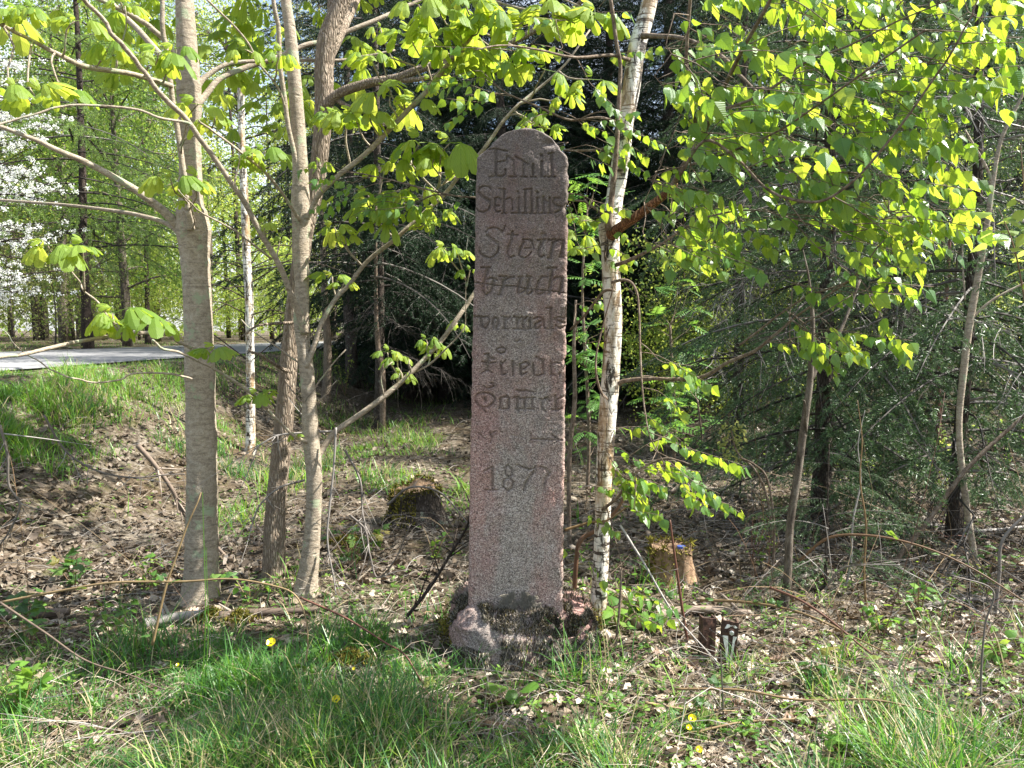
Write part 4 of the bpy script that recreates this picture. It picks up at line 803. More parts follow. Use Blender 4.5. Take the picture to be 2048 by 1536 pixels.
# ------------------------------------------------------------------ conifers
def needle_branch(seed, mat, L=2.2, dens=1.0, droop=.35, name='needle_branch', dead=0.):
    """one bough along +Y: wooden axis, side shoots, needles as fine blades"""
    rs = np.random.RandomState(seed); wood = Acc(); nd_p = []; nd_d = []; nd_n = []; 
    t = np.linspace(0, 1, 10); ax = np.stack([np.sin(t*3+seed)*.05*L, t*L, .1*L*t-droop*L*t**2], -1)
    V, T, Q, uv = tube(ax, np.interp(t, [0, 1], [.016, .003]), 4); wood.add(V, T, Q, .5, uv)
    shoots = []
    n1 = int(30*dens)
    for i in range(n1):
        f = .12+.88*i/n1; p = np.array([np.interp(f, t, ax[:, k]) for k in range(3)]); sd = 1 if i % 2 else -1
        l = L*.36*(1-.72*f)*rs.uniform(.6, 1.2); d = np.array([sd*1., .75, -rs.uniform(.1, .55)]); d /= np.linalg.norm(d)
        tt = np.linspace(0, 1, 5)[:, None]; c = p+d*l*tt+np.array([0, 0, -.35*l])*tt**2; shoots.append((c, .003))
        for q in range(int(4*dens)):
            g = rs.uniform(.2, .95); pp = p+d*l*g+np.array([0, 0, -.35*l])*g*g; dd = np.array([sd*rs.uniform(-.2, .6), rs.uniform(.3, 1), -rs.uniform(.2, 1.0)]); dd /= np.linalg.norm(dd)
            ll = l*.42*rs.uniform(.5, 1.1); c2 = pp+dd*ll*tt; shoots.append((c2, .0018))
    for c, r in shoots:
        V, T, Q, uv = tube(c, np.linspace(r, r*.4, len(c)), 3, cap=False); wood.add(V, T, Q, rs.rand(), uv)
        if rs.rand() < dead: continue
        ln = np.linalg.norm(c[-1]-c[0]); m = max(3, int(ln/.0062)); s = rs.rand(m)*.95+.05; cc = np.stack([np.interp(s, np.linspace(0, 1, len(c)), c[:, k]) for k in range(3)], -1)
        dr = (c[-1]-c[0])/ln; a = rs.normal(size=(m, 3)); a -= dr*(a@dr)[:, None]; a /= np.linalg.norm(a, axis=1)[:, None]; nd_p.append(cc); nd_d.append(a*.9+dr*.75); nd_n.append(rs.normal(size=(m, 3)))
    acc = Acc(); P = np.concatenate(nd_p); m = len(P); Fm = frames(np.concatenate(nd_d), np.concatenate(nd_n))
    scatter(acc, [(-.10, 0, 0), (.10, 0, 0), (0, 1, 0)], [(0, 1, 2)], None, P, Fm, rs.uniform(.028, .048, m), rs.rand(m)*.999)
    nw = wood.n; V = np.concatenate([np.concatenate(wood.V), np.concatenate(acc.V)]); T = np.concatenate((wood.T if wood.T else [])+[x+nw for x in acc.T]); Q = np.concatenate(wood.Q)
    print('branch tris', len(T)+2*len(Q))
    me = mesh(name, V, T, Q, mats=[M['deadspruce'], M[mat]], mi=np.concatenate([np.zeros(sum(len(x) for x in wood.T)), np.ones(sum(len(x) for x in acc.T)), np.zeros(len(Q))]), rnd=np.concatenate(wood.r+acc.r))
    return me
def dead_branch(seed, L=1.6, mat='deadspruce'):
    rs = np.random.RandomState(seed); a = Acc(); t = np.linspace(0, 1, 9)
    ax = np.stack([np.cumsum(rs.normal(size=9))*.02*L, t*L, -.25*L*t**1.5+np.cumsum(rs.normal(size=9))*.015*L], -1); V, T, Q, uv = tube(ax, np.linspace(.011, .003, 9), 4); a.add(V, T, Q, .5, uv)
    for i in range(22):
        f = rs.uniform(.1, 1); p = np.array([np.interp(f, t, ax[:, k]) for k in range(3)]); d = np.array([rs.choice([-1, 1])*rs.uniform(.4, 1), rs.uniform(.3, 1), rs.uniform(-1., .25)]); d /= np.linalg.norm(d); l = L*rs.uniform(.15, .42)*(1.1-f*.6)
        tt = np.linspace(0, 1, 5)[:, None]; c = p+d*l*tt+np.array([0, 0, -.45*l])*tt**2+np.cumsum(rs.normal(size=(5, 3))*.03*l, axis=0); V, T, Q, uv = tube(c, np.linspace(.0045, .0015, 5), 3, cap=False); a.add(V, None, Q, rs.rand(), uv)
        for q in range(3):
            g = rs.randint(1, 5); d2 = rs.normal(size=3)*.6+d+np.array([0, 0, -.4]); d2 /= np.linalg.norm(d2); c2 = c[g]+d2*l*.5*tt[:3]*2*rs.uniform(.4, .9); V, T, Q, uv = tube(c2, [.002, .0014, .001], 3, cap=False); a.add(V, None, Q, rs.rand(), uv)
    return a.mesh('dead_branch', M[mat])
NB = [needle_branch(i, 'needle') for i in range(3)]; NR = [needle_branch(10+i, 'needle_right', 1.8, .8, .45) for i in range(3)]
NL = [needle_branch(20+i, 'larch', 2.4, .55, .3) for i in range(2)]; DB = [dead_branch(i) for i in range(3)]; DBG = [dead_branch(5+i, 1.6, 'greytwig') for i in range(3)]
def put_branch(me, parent, pos, az, el, sc, name='branch', roll=0.):
    D = np.array([math.cos(az)*math.cos(el), math.sin(az)*math.cos(el), math.sin(el)]); Nn = np.array([0, 0, 1.])+RS.normal(size=3)*.15
    return place_leaf(me, parent, pos, D, Nn, sc, name)
def conifer(px, py, w_px, H, R, zlo, nb, MB_, label, name='spruce_tree', bark='bark_spruce', ndead=0, zdead=(.6, 2.5), lean=0, skirt=None, group=None, Y=None, power=.8, seed=0, azr=None):
    b = hit(px, py) if Y is None else None
    if b is None: b = at(px, 700, Y); b[2] = float(gz(b[0], b[1]))
    t = thing(name, label, 'tree', b-np.array([0, 0, .05]), group); r = w_px/2/F_PX*b[1]
    zz = np.linspace(-.1, H, 14); P = np.stack([b[0]+lean*zz+(vn(zz*.4, zz*0, int(px))-.5)*.12, b[1]+zz*0, b[2]+zz], -1); RR = r*(1-zz/H*.92)*(1+.35*np.exp(-(zz+.1)/.15))
    V, T, Q, uv = tube(catmull(P, 50), np.interp(np.linspace(0, 1, 50), np.linspace(0, 1, 14), RR), 10, .07, int(px)); mk('trunk', V, T, Q, M[bark], t, True, uv=uv)
    for i in range(nb):
        f = (i+.5)/nb; z = zlo+(H-zlo)*f**1.1*.97; az = i*2.399+RS.normal()*.3
        if azr is not None: az = azr[0]+(azr[1]-azr[0])*RS.rand()
        L = R*(1-(z-zlo)/(H-zlo+.3))**power*RS.uniform(.75, 1.15)+.15
        put_branch(random.choice(MB_), t, (b[0]+lean*z, b[1], b[2]+z), az, RS.uniform(-.15, .25)-(.15 if f < .3 else 0), L/2.1)
    for i in range(ndead):
        z = RS.uniform(*zdead); put_branch(random.choice(DBG if MB_ is NR and i % 2 else DB), t, (b[0]+lean*z, b[1], b[2]+z), RS.rand()*6.283, RS.uniform(-.3, .15), RS.uniform(.5, 1.1), 'dead_branch')
    return t
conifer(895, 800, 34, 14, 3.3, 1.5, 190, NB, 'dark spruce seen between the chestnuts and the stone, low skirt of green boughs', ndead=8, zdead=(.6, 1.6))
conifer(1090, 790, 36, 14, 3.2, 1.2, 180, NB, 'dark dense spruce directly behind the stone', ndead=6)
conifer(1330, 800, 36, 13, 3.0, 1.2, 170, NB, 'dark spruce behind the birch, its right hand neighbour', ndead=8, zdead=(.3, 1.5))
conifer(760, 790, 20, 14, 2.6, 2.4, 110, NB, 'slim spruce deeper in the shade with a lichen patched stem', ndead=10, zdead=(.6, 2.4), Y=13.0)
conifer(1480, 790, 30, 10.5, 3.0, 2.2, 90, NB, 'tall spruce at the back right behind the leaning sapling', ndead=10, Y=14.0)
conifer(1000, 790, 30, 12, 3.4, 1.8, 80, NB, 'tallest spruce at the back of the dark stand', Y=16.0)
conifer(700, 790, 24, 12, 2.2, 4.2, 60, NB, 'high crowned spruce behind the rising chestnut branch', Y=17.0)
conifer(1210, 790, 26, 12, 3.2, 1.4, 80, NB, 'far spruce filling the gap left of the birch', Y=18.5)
conifer(1638, 1040, 38, 7.5, 1.75, .5, 90, NR, 'nearest open spruce at right with grey dead twigs and drooping sprays', ndead=30, zdead=(.3, 3.2), power=.6)
conifer(1912, 1085, 28, 7.5, 1.6, .5, 88, NR, 'leaning dark stemmed spruce near the right edge with drooping sprays', ndead=26, zdead=(.3, 3.2), power=.6)
conifer(1770, 900, 22, 8, 2.0, .6, 90, NR, 'spruce standing back between the two near right ones', ndead=20, zdead=(.3, 3.5), power=.6)
conifer(1480, 900, 24, 8, 1.9, .8, 76, NR, 'half bare spruce behind the slanting sapling', ndead=22, zdead=(.3, 3.), power=.6)
conifer(2040, 900, 30, 8, 2.2, 1.0, 50, NR, 'spruce cut by the right edge of the view', ndead=10, zdead=(.3, 3.5), power=.6)
conifer(1560, 900, 16, 8, 1.9, 2.6, 40, NR, 'thin straight spruce pole deep on the right', ndead=10, zdead=(.3, 3.5), Y=11.5)
conifer(1830, 900, 22, 9, 2.2, 2.4, 44, NR, 'grey spruce far back on the right', ndead=10, zdead=(.3, 3.5), Y=13.5)
conifer(1690, 900, 22, 10, 2.4, 2.0, 50, NR, 'spruce at the back of the right hand stand', ndead=10, zdead=(.3, 3.5), Y=15.5)
conifer(178, 600, 19, 15, 3.6, 2.5, 90, NL, 'tall larch beyond the road with a straight black trunk and feathery pale sprays', 'larch_tree', 'bark_larch', ndead=14, zdead=(2.5, 7), Y=20., power=.4)
conifer(300, 600, 10, 14, 2.8, 4.5, 36, NL, 'thinner larch beyond the road right of the black trunked one', 'larch_tree', 'bark_larch', ndead=6, zdead=(2.5, 6), Y=25., power=.4)
k_ = 0
for (px, Y, R_, zl, nb) in [(820, 19, 3.2, .8, 80), (960, 21, 3.4, .5, 80), (1090, 20, 3.4, .5, 80), (1210, 22, 3.4, .5, 80), (1330, 17.5, 3.2, 1.0, 80), (1420, 20, 3.2, .6, 70), (1560, 19, 3.0, 1.0, 70), (1700, 20.5, 3.2, 1.0, 70), (1830, 18.5, 3.0, 1.2, 70), (1960, 20, 3.2, 1.0, 70), (2080, 16, 3.0, 1.0, 60), (740, 22, 3.0, 1.0, 70), (880, 25, 3.6, .5, 70), (1150, 26, 3.8, .5, 70), (1400, 26, 3.8, .5, 70), (1650, 26, 3.8, .5, 60), (1900, 26, 3.8, .5, 60)]:
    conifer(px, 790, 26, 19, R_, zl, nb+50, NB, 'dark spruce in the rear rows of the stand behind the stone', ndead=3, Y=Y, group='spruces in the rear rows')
# young low fir boughs near the ground on the right
for k, (px, py, n_, lab) in enumerate([(1650, 1180, 14, 'low fir seedling under the open spruces'), (1480, 1010, 10, 'small fir seedling left of the slanting sapling'), (1960, 1010, 12, 'fir seedling at the right edge'), (1700, 1010, 12, 'bushy fir seedling behind the low one')]):
    b = hit(px, py); t = thing('fir_seedling', lab, 'young tree', b); a = Acc(); addtube(a, [b-np.array([0, 0, .05]), b+np.array([0, 0, .9])], [.012, .004], 5); a.build('stem', M['bark_spruce'], t)
    for i in range(n_): put_branch(random.choice(NR), t, b+np.array([0, 0, .1+.8*i/n_]), RS.rand()*6.28, RS.uniform(-.1, .4), RS.uniform(.18, .34)*(1.2-i/n_*.6))

# ------------------------------------------------------------------ thin birch, blossom tree and the spring wood beyond the road
bt = hit(500, 905)
t = thing('slender_birch', 'slim white birch in the ditch between the stout chestnut and the forked one', 'tree', bt-np.array([0, 0, .05]))
P, R = limb([(500, 912, 26), (501, 880, 20), (501, 800, 18), (500, 700, 17), (498, 600, 17), (493, 500, 17), (489, 400, 16), (484, 300, 14), (482, 200, 13), (481, 100, 12), (478, 20, 11), (474, -100, 9), (470, -260, 5)], bt[1])
V, T, Q, uv = tube(catmull(P, 70), np.interp(np.linspace(0, 12, 70), range(13), R), 10, .08, 4); mk('trunk', V, T, Q, M['bark_birch'], t, True, uv=uv)
a = Acc(); src = catmull(P, 40)
for i in range(46):
    k = RS.randint(8, 38); d = np.array([RS.choice([-1, 1])*RS.uniform(.5, 1), RS.uniform(-.6, .6), RS.uniform(-.1, .7)]); l = RS.uniform(.4, 1.5)
    addtube(a, [src[k], src[k]+d*l*.5+[0, 0, .05], src[k]+d*l+[0, 0, -.15*l]], [.009, .003], 4, 8)
a.build('branches', M['bark_larch'], t)

def gen_decid(seed, H, R, z0, nl, nleaf, ls, r0=.13, spread=.35, up=.5):
    rs = np.random.RandomState(seed); wd = Acc(); zt = np.linspace(-.2, H*.93, 12)
    P = np.stack([(vn(zt*.35, zt*0, seed)-.5)*.9*zt/H, (vn(zt*.35, zt*0+5, seed)-.5)*.9*zt/H, zt], -1); V, T, Q, uv = tube(P, r0*(1-.9*zt/H), 7); wd.add(V, T, Q, 0, uv); ends = []
    for i in range(nl):
        z = z0+(H*.92-z0)*((i+rs.rand())/nl); p = np.array([np.interp(z, zt, P[:, k]) for k in range(3)]); az = i*2.4+rs.normal()*.4
        l = R*(1-((z-z0)/(H-z0))**1.6*.75)*rs.uniform(.6, 1.1); d = np.array([math.cos(az), math.sin(az), up*rs.uniform(.3, 1.4)]); q = [p, p+d*l*.5+rs.normal(size=3)*.1, p+d*l+np.array([0, 0, -.1*l])+rs.normal(size=3)*.15]
        c = catmull(q, 6); V, T, Q, uv = tube(c, np.linspace(r0*.28, r0*.06, 6), 4, cap=False); wd.add(V, T, Q, 0, uv)
        for j in range(5):
            k = rs.randint(1, 6); d2 = d+rs.normal(size=3)*.7; l2 = l*rs.uniform(.2, .5); c2 = np.array([c[k], c[k]+d2*l2*.5, c[k]+d2*l2+[0, 0, -.1*l2]]); V, T, Q, uv = tube(c2, [r0*.09, r0*.06, r0*.03], 3, cap=False); wd.add(V, T, Q, 0, uv); ends.append(c2[1]); ends.append(c2[2]); ends.append(c[k])
    E = np.array(ends); n = nleaf; k = rs.randint(0, len(E), n); wgt = rs.rand(len(E))**1.5; k = rs.choice(len(E), n, p=wgt/wgt.sum()); pos = E[k]+rs.normal(size=(n, 3))*np.array([spread, spread, spread*.55])
    D = rs.normal(size=(n, 3)); D[:, 2] -= .8; Fm = frames(D, rs.normal(size=(n, 3))+[0, 0, .5]); lf_ = Acc()
    scatter(lf_, [(0, 0, 0), (.4, .45, -.08), (0, 1, 0), (-.4, .45, -.08)], [(0, 1, 2), (0, 2, 3)], None, pos, Fm, ls*rs.uniform(.6, 1.2, n), rs.rand(n)*.999)
    return wd, lf_
VAR = []
for k, (args, mt) in enumerate([((1, 9.5, 2.3, 1.2, 26, 9000, .085), 'wood_leaf_b'), ((2, 11, 2.4, 2.5, 26, 8000, .085), 'wood_leaf_a'), ((3, 8, 2.2, .8, 24, 8000, .085), 'wood_leaf_a'),
                                ((4, 12, 2.2, 4.0, 24, 5500, .08), 'wood_leaf_c'), ((5, 4.2, 1.9, .2, 26, 8000, .075, .05, .3, .8), 'wood_leaf_a'), ((6, 3.4, 1.9, .1, 34, 2200, .06, .035, .3, .9), 'wood_leaf_c'), ((7, 13, 1.6, 5, 24, 3000, .08, .1), 'wood_leaf_c')]):
    wd, lf_ = gen_decid(*args); VAR.append((wd.mesh('trunk', M['bark_wood'], True), lf_.mesh('crown', M[mt])))
VL = [('leafy_tree', 'fresh green broadleaf tree in the wood beyond the road', 'fresh green trees beyond the road'), ('leafy_tree', 'tall yellow green broadleaf tree in the wood beyond the road', 'tall yellow green trees beyond the road'), ('leafy_tree', 'low branched yellow green tree in the wood beyond the road', 'low yellow green trees beyond the road'),
      ('leafy_tree', 'tall olive tinted tree just coming into leaf beyond the road', 'olive tinted trees beyond the road'), ('leafy_shrub', 'bright green leafy shrub on the far roadside', 'bright green shrubs by the road'), ('bare_shrub', 'brown twiggy shrub with few leaves along the far road edge', 'twiggy shrubs along the road'), ('bare_tree', 'thin sparsely leaved pole tree far back in the wood', 'thin pole trees in the wood')]
def decid(v, x, y, sc, rot, label=None):
    nm, lb, gp = VL[v]; z = float(gz(x, y)); t = thing(nm, label or lb, 'shrub' if 'shrub' in nm else 'tree', (x, y, z-.05), None if label else gp)
    for n_, me in zip(('trunk', 'crown'), VAR[v]):
        o = bpy.data.objects.new(n_, me); COL.objects.link(o); o.parent = t; o.scale = (sc, sc, sc); o.rotation_euler = (0, 0, rot)
def PX2X(px, Y): return (px-CX)/F_PX*Y
rs = np.random.RandomState(4); used = []
def try_place(v, px, Y, sc, md):
    x = PX2X(px, Y)
    if any((x-a)**2+(Y-b)**2 < md*md for a, b in used): return
    if abs(x-float(road_c(Y))) < ROAD_W+.6: return
    used.append((x, Y)); decid(v, x, Y, sc*rs.uniform(.85, 1.15), rs.rand()*6.28)
for (v, px, Y, sc) in [(0, 330, 19.5, 1.0), (0, 255, 23, 1.), (4, 560, 31, .8), (4, 590, 34, .9), (5, 30, 19, .8), (5, 110, 20, .85), (5, 170, 21, .7), (5, 230, 22.5, .75), (4, 300, 26, .7), (5, 60, 17.6, .7), (2, 420, 27, 1.), (0, 700, 22, 1.), (4, 400, 31, .8), (5, 10, 16.8, .6), (4, 480, 33, .8), (3, 640, 27, 1.)]:
    try_place(v, px, Y, sc, .6)
for i in range(118):
    Y = rs.uniform(24, 52); px = rs.uniform(-250, 760); v = rs.choice([0, 1, 2, 3, 4, 6, 5], p=[.2, .2, .12, .13, .1, .17, .08]); try_place(v, px, Y, 1.15+Y*.006, 1.7)
for i in range(34):
    Y = rs.uniform(22, 45); px = rs.uniform(1350, 2300); v = rs.choice([0, 1, 2, 3, 4, 6]); try_place(v, px, Y, 1.1, 2.0)
for i in range(16): try_place(int(rs.choice([4, 5, 2])), rs.uniform(1350, 2150), rs.uniform(9.5, 16), .62, 1.0)
# far wood closing the view: one mass nobody could count
acc = Acc(); n = 42000; a = rs.uniform(-1.25, 1.25, n); Rr_ = 60+rs.rand(n)*12; pos = np.stack([np.sin(a)*Rr_*1.05, np.cos(a)*Rr_, 1+rs.rand(n)**.9*(9+5*vn(a*9, a*0, 4))], -1)
D = rs.normal(size=(n, 3)); scatter(acc, [(0, 0, 0), (.45, .5, 0), (0, 1, .1), (-.45, .5, 0)], [(0, 1, 2), (0, 2, 3)], None, pos, frames(D, rs.normal(size=(n, 3))), .45*rs.uniform(.5, 1.2, n), rs.rand(n)*.999)
fw = acc.build('far_wood', M['wood_leaf_a']); tag(fw, 'distant spring wood closing the view behind all the trees', 'woodland', kind='stuff')
# trunks in the far wood
for k in range(26):
    Y = rs.uniform(26, 48); px = rs.uniform(-60, 900); x = PX2X(px, Y)
    if abs(x-float(road_c(Y))) < ROAD_W+.8: continue
    H = rs.uniform(9, 15); z = float(gz(x, Y)); t = thing('bare_trunk_tree', 'dark bare stemmed tree standing in the wood beyond the road', 'tree', (x, Y, z), 'dark stems in the far wood'); a_ = Acc(); l = rs.normal()*.4
    addtube(a_, [(x, Y, z-.2), (x+l*.4, Y, z+H*.5), (x+l, Y, z+H)], [rs.uniform(.07, .15), .03], 7, 12); a_.build('trunk', M['bark_larch'], t, True); a_ = Acc()
    for q in range(12):
        zz = rs.uniform(.3, .95)*H; d = np.array([rs.normal(), rs.normal(), rs.uniform(-.1, .7)]); l2 = rs.uniform(.5, 1.6); p0 = np.array([x+l*zz/H, Y, z+zz]); addtube(a_, [p0, p0+d*l2*.5, p0+d*l2-[0, 0, .1]], [.02, .006], 3, 6)
    a_.build('branches', M['bark_larch'], t)

# white blossom tree
by_ = 16.0; bx_ = PX2X(-20, by_)-1.0; bz_ = float(gz(bx_, by_)); wd, lf_ = gen_decid(33, 6.2, 3.1, .7, 30, 10, .05, .11, .1, .35)
t = thing('cherry_tree', 'wild cherry tree covered in white blossom at the left edge beyond the road', 'tree', (bx_, by_, bz_-.1))
src = []
for k in range(34):
    z = .9+4.9*(k+rs.rand())/34; az = rs.uniform(-1.3, 1.2); l = rs.uniform(1.8, 3.3)*(1-.45*abs(z-2.8)/3.4); d = np.array([math.cos(az), math.sin(az)*.7, .12])
    q = [np.array([0, 0, z]), np.array([0, 0, z])+d*l*.5+[0, 0, .22*l], np.array([0, 0, z])+d*l+[0, 0, .1*l]]; c, _ = addtube(wd, q, [.03, .006], 4, 10); src.append(c[3:])
    for j in range(4):
        kk = rs.randint(3, 9); d2 = d+rs.normal(size=3)*[.5, .6, .3]; c2, _ = addtube(wd, [c[kk], c[kk]+d2*.35, c[kk]+d2*.75], [.01, .004], 3, 6); src.append(c2)
put('trunk', wd.mesh('trunk', M['bark_larch'], True), t)
E = np.concatenate(src); n = 26000; k = rs.randint(0, len(E), n); cl = rs.normal(size=(len(E), 3))*.03; pos = E[k]+cl[k]+rs.normal(size=(n, 3))*[.04, .04, .03]; acc = Acc()
pos = pos[vn(k*.37, k*0., 4) > .32]; n = len(pos)
scatter(acc, [(-.5, -.5, 0), (.5, -.5, .1), (.5, .5, 0), (-.5, .5, .1)], None, [(0, 1, 2, 3)], pos, frames(rs.normal(size=(n, 3)), rs.normal(size=(n, 3))), .025*rs.uniform(.6, 1.3, n), rs.rand(n)*.999)
put('blossom', acc.mesh('blossom', M['blossom']), t)
# ------------------------------------------------------------------ saplings, brambles, stumps, posts
def stem(name, label, cat, pts, Y0=None, Y1=None, mat='bark_young', extra=(), group=None, leafy=None, ns=7, base=True):
    """a thin standing stem; pts from the ground up"""
    b = hit(pts[0][0], pts[0][1]) if Y0 is None else at(pts[0][0], pts[0][1], Y0); Y0 = b[1]; Y1 = Y0 if Y1 is None else Y1
    t = thing(name, label, cat, b-np.array([0, 0, .03]), group); P, R = limb(pts, Y0, Y1)
    if base: P = np.vstack([P[:1]-np.array([[0, 0, .05]]), P]); R = np.concatenate([R[:1]*1.1, R])
    a = Acc(); V, T, Q, uv = tube(catmull(P, 6*len(P)), np.interp(np.linspace(0, 1, 6*len(P)), np.linspace(0, 1, len(P)), R), ns, .06, int(pts[0][0])); a.add(V, T, Q, RS.rand(), uv); srcs = [catmull(P, 30)]
    for e in extra:
        P2, R2 = limb(e, Y0+(Y1-Y0)*.5, Y1+RS.uniform(-.3, .3)); V, T, Q, uv = tube(catmull(P2, 5*len(P2)), np.interp(np.linspace(0, 1, 5*len(P2)), np.linspace(0, 1, len(P2)), R2), 5); a.add(V, T, Q, RS.rand(), uv); srcs.append(catmull(P2, 20))
    a.build('stem', M[mat], t, True); return t, np.concatenate(srcs)
t, s_sap = stem('leaning_sapling', 'slanting thin grey sapling with pale spotted bark, right of the posts', 'sapling', [(1568, 1215, 20), (1575, 1150, 17), (1580, 1050, 16), (1595, 950, 16), (1608, 850, 15), (1620, 760, 13), (1623, 690, 11), (1625, 640, 9), (1618, 560, 5), (1606, 500, 2)], None, None, 'bark_wood',
     [[(1622, 760, 11), (1640, 720, 10), (1670, 680, 9), (1690, 640, 7), (1720, 560, 5)], [(1612, 870, 6), (1610, 810, 5), (1606, 800, 3)]])
stem('bare_sapling', 'thin upright sapling with orange brown barkless stem near the right edge', 'sapling', [(1958, 1160, 14), (1945, 1090, 13), (1925, 950, 13), (1918, 850, 12), (1926, 750, 14), (1940, 640, 15), (1962, 520, 12), (1975, 440, 11), (1985, 370, 9), (2002, 280, 8), (2040, 200, 6), (2080, 120, 4)], None, None, 'bark_chestnut',
     [[(1985, 380, 8), (1975, 340, 6), (1930, 260, 4)], [(1940, 640, 6), (1985, 600, 5), (2060, 560, 4)], [(1930, 600, 4), (1925, 500, 3), (1935, 400, 2)]])
for k, (lab, pts) in enumerate([('long brown stem leaning right from the litter towards the spruces', [(1765, 1165, 11), (1800, 1110, 11), (1850, 1050, 10), (1900, 980, 10), (1950, 920, 9), (2060, 820, 7)]),
      ('tall reddish cane beside the fir seedling', [(1735, 1235, 5), (1728, 1150, 4.5), (1732, 1050, 4), (1720, 960, 3), (1724, 880, 2.4), (1715, 800, 1.2)]), ('upright dark stem left of the reddish cane', [(1690, 1180, 5), (1702, 1120, 4.6), (1706, 1040, 4), (1722, 960, 3), (1716, 890, 2), (1730, 820, 1.2)]),
      ('thin grey shoot behind the first post', [(1545, 1160, 6), (1548, 1050, 5), (1535, 960, 5), (1510, 930, 5), (1480, 915, 4)]), ('thin brown cane standing just left of the posts', [(1376, 1290, 6), (1362, 1200, 6), (1348, 1100, 5), (1340, 1040, 4)]),
      ('bowed leafless stem arching at the far right', [(1990, 1230, 8), (1998, 1150, 8), (2005, 1080, 7), (2060, 1020, 6)]), ('straight thin pole left of the larger slanting sapling', [(1140, 1100, 9), (1138, 1000, 10), (1140, 900, 10), (1150, 800, 10), (1148, 700, 8), (1152, 600, 5)]),
      ('dark bent stem between stone and birch', [(1148, 1215, 11), (1153, 1120, 10), (1162, 1080, 10), (1200, 1055, 9), (1240, 1010, 7), (1262, 960, 5)]), ('fine green stem at the right foreground', [(1962, 1460, 5), (1962, 1350, 5), (1970, 1250, 4), (1985, 1180, 4), (1900, 1150, 2)]),
      ('stiff dead stem beside the birch foot', [(1228, 1320, 6), (1238, 1230, 6), (1242, 1160, 5), (1240, 1135, 5)]), ('thin leafless sapling in front of the back spruces', [(1880, 930, 12), (1876, 800, 11), (1880, 700, 10), (1895, 560, 8), (1900, 430, 6)]),
      ('dark thin trunk beside the right stump', [(1640, 960, 14), (1645, 850, 13), (1650, 700, 11), (1655, 560, 9), (1650, 400, 7)])]):
    stem('thin_stem', lab, 'stem', pts, mat=['bark_young', 'cane', 'greytwig'][k % 3], ns=5)
t, _ = stem('mossy_trunk', 'moss and lichen patched slim tree in the shade right of the dark trunk', 'tree', [(652, 800, 20), (655, 740, 17), (655, 680, 16), (650, 600, 14), (645, 480, 12), (640, 300, 9), (640, 120, 6)], None, None, 'bark_rough')
t, _ = stem('grey_stem_tree', 'thin grey stemmed tree among the spruce boughs', 'tree', [(765, 862, 13), (766, 800, 12), (765, 740, 11), (756, 690, 10), (752, 600, 8), (752, 400, 5)], None, None, 'bark_young')
# rowan saplings
def rowan(label, pts, leaves_at, Y=None, size=60):
    t, src = stem('rowan_sapling', label, 'sapling', pts, Y, mat='bark_young', ns=5); a = Acc()
    for px, py in leaves_at:
        p = at(px, py, src[0][1]+RS.uniform(-.25, .25)); k = np.argmin(np.linalg.norm(src-p-np.array([0, 0, -.15]), axis=1)); twig(a, src[k], p, .004, .0015, .05)
        for q in range(3): ang = RS.rand()*6.28; place_leaf(random.choice(ROWM), t, p, (math.cos(ang), math.sin(ang), RS.uniform(-.5, .5)), (RS.normal()*.4, -.3, 1), size/F_PX*src[0][1]/1.2*RS.uniform(.7, 1.1))
    tag(a.build('twigs', M['bark_young'], t), kind='stuff')
rowan('young rowan with feathery leaves between the stone and the birch', [(1175, 980, 8), (1178, 850, 8), (1170, 700, 7), (1165, 560, 5), (1175, 420, 4)], [(RS.uniform(1145, 1215), RS.uniform(330, 900)) for _ in range(34)], size=60)
rowan('young rowan with feathery leaves right of the birch', [(1345, 960, 8), (1350, 850, 7), (1345, 740, 6), (1340, 650, 5)], [(RS.uniform(1290, 1400), RS.uniform(520, 860)) for _ in range(24)], size=58)
rowan('small rowan shoot with pale leaves beside the right stump', [(1400, 1000, 5), (1405, 900, 5), (1395, 800, 4)], [(RS.uniform(1330, 1420), RS.uniform(740, 980)) for _ in range(10)], size=46)
# pale flowering shoot
t, src = stem('flowering_shoot', 'pale cream budding shoot in the shade right of the birch', 'shrub', [(1548, 1120, 6), (1535, 1000, 5), (1510, 940, 4), (1475, 905, 4), (1462, 860, 3)]); a = Acc()
n = 130; pos = np.array([at(RS.uniform(1440, 1490), RS.uniform(845, 920), src[0][1]) for _ in range(n)]); scatter(a, [(0, 0, 0), (.35, .5, -.1), (0, 1, 0), (-.35, .5, -.1)], [(0, 1, 2), (0, 2, 3)], None, pos, frames(rdir(n), rdir(n)), .035*RS.uniform(.5, 1.2, n), RS.rand(n)*.2+.75); a.build('flowers', M['wood_leaf_c'], t)

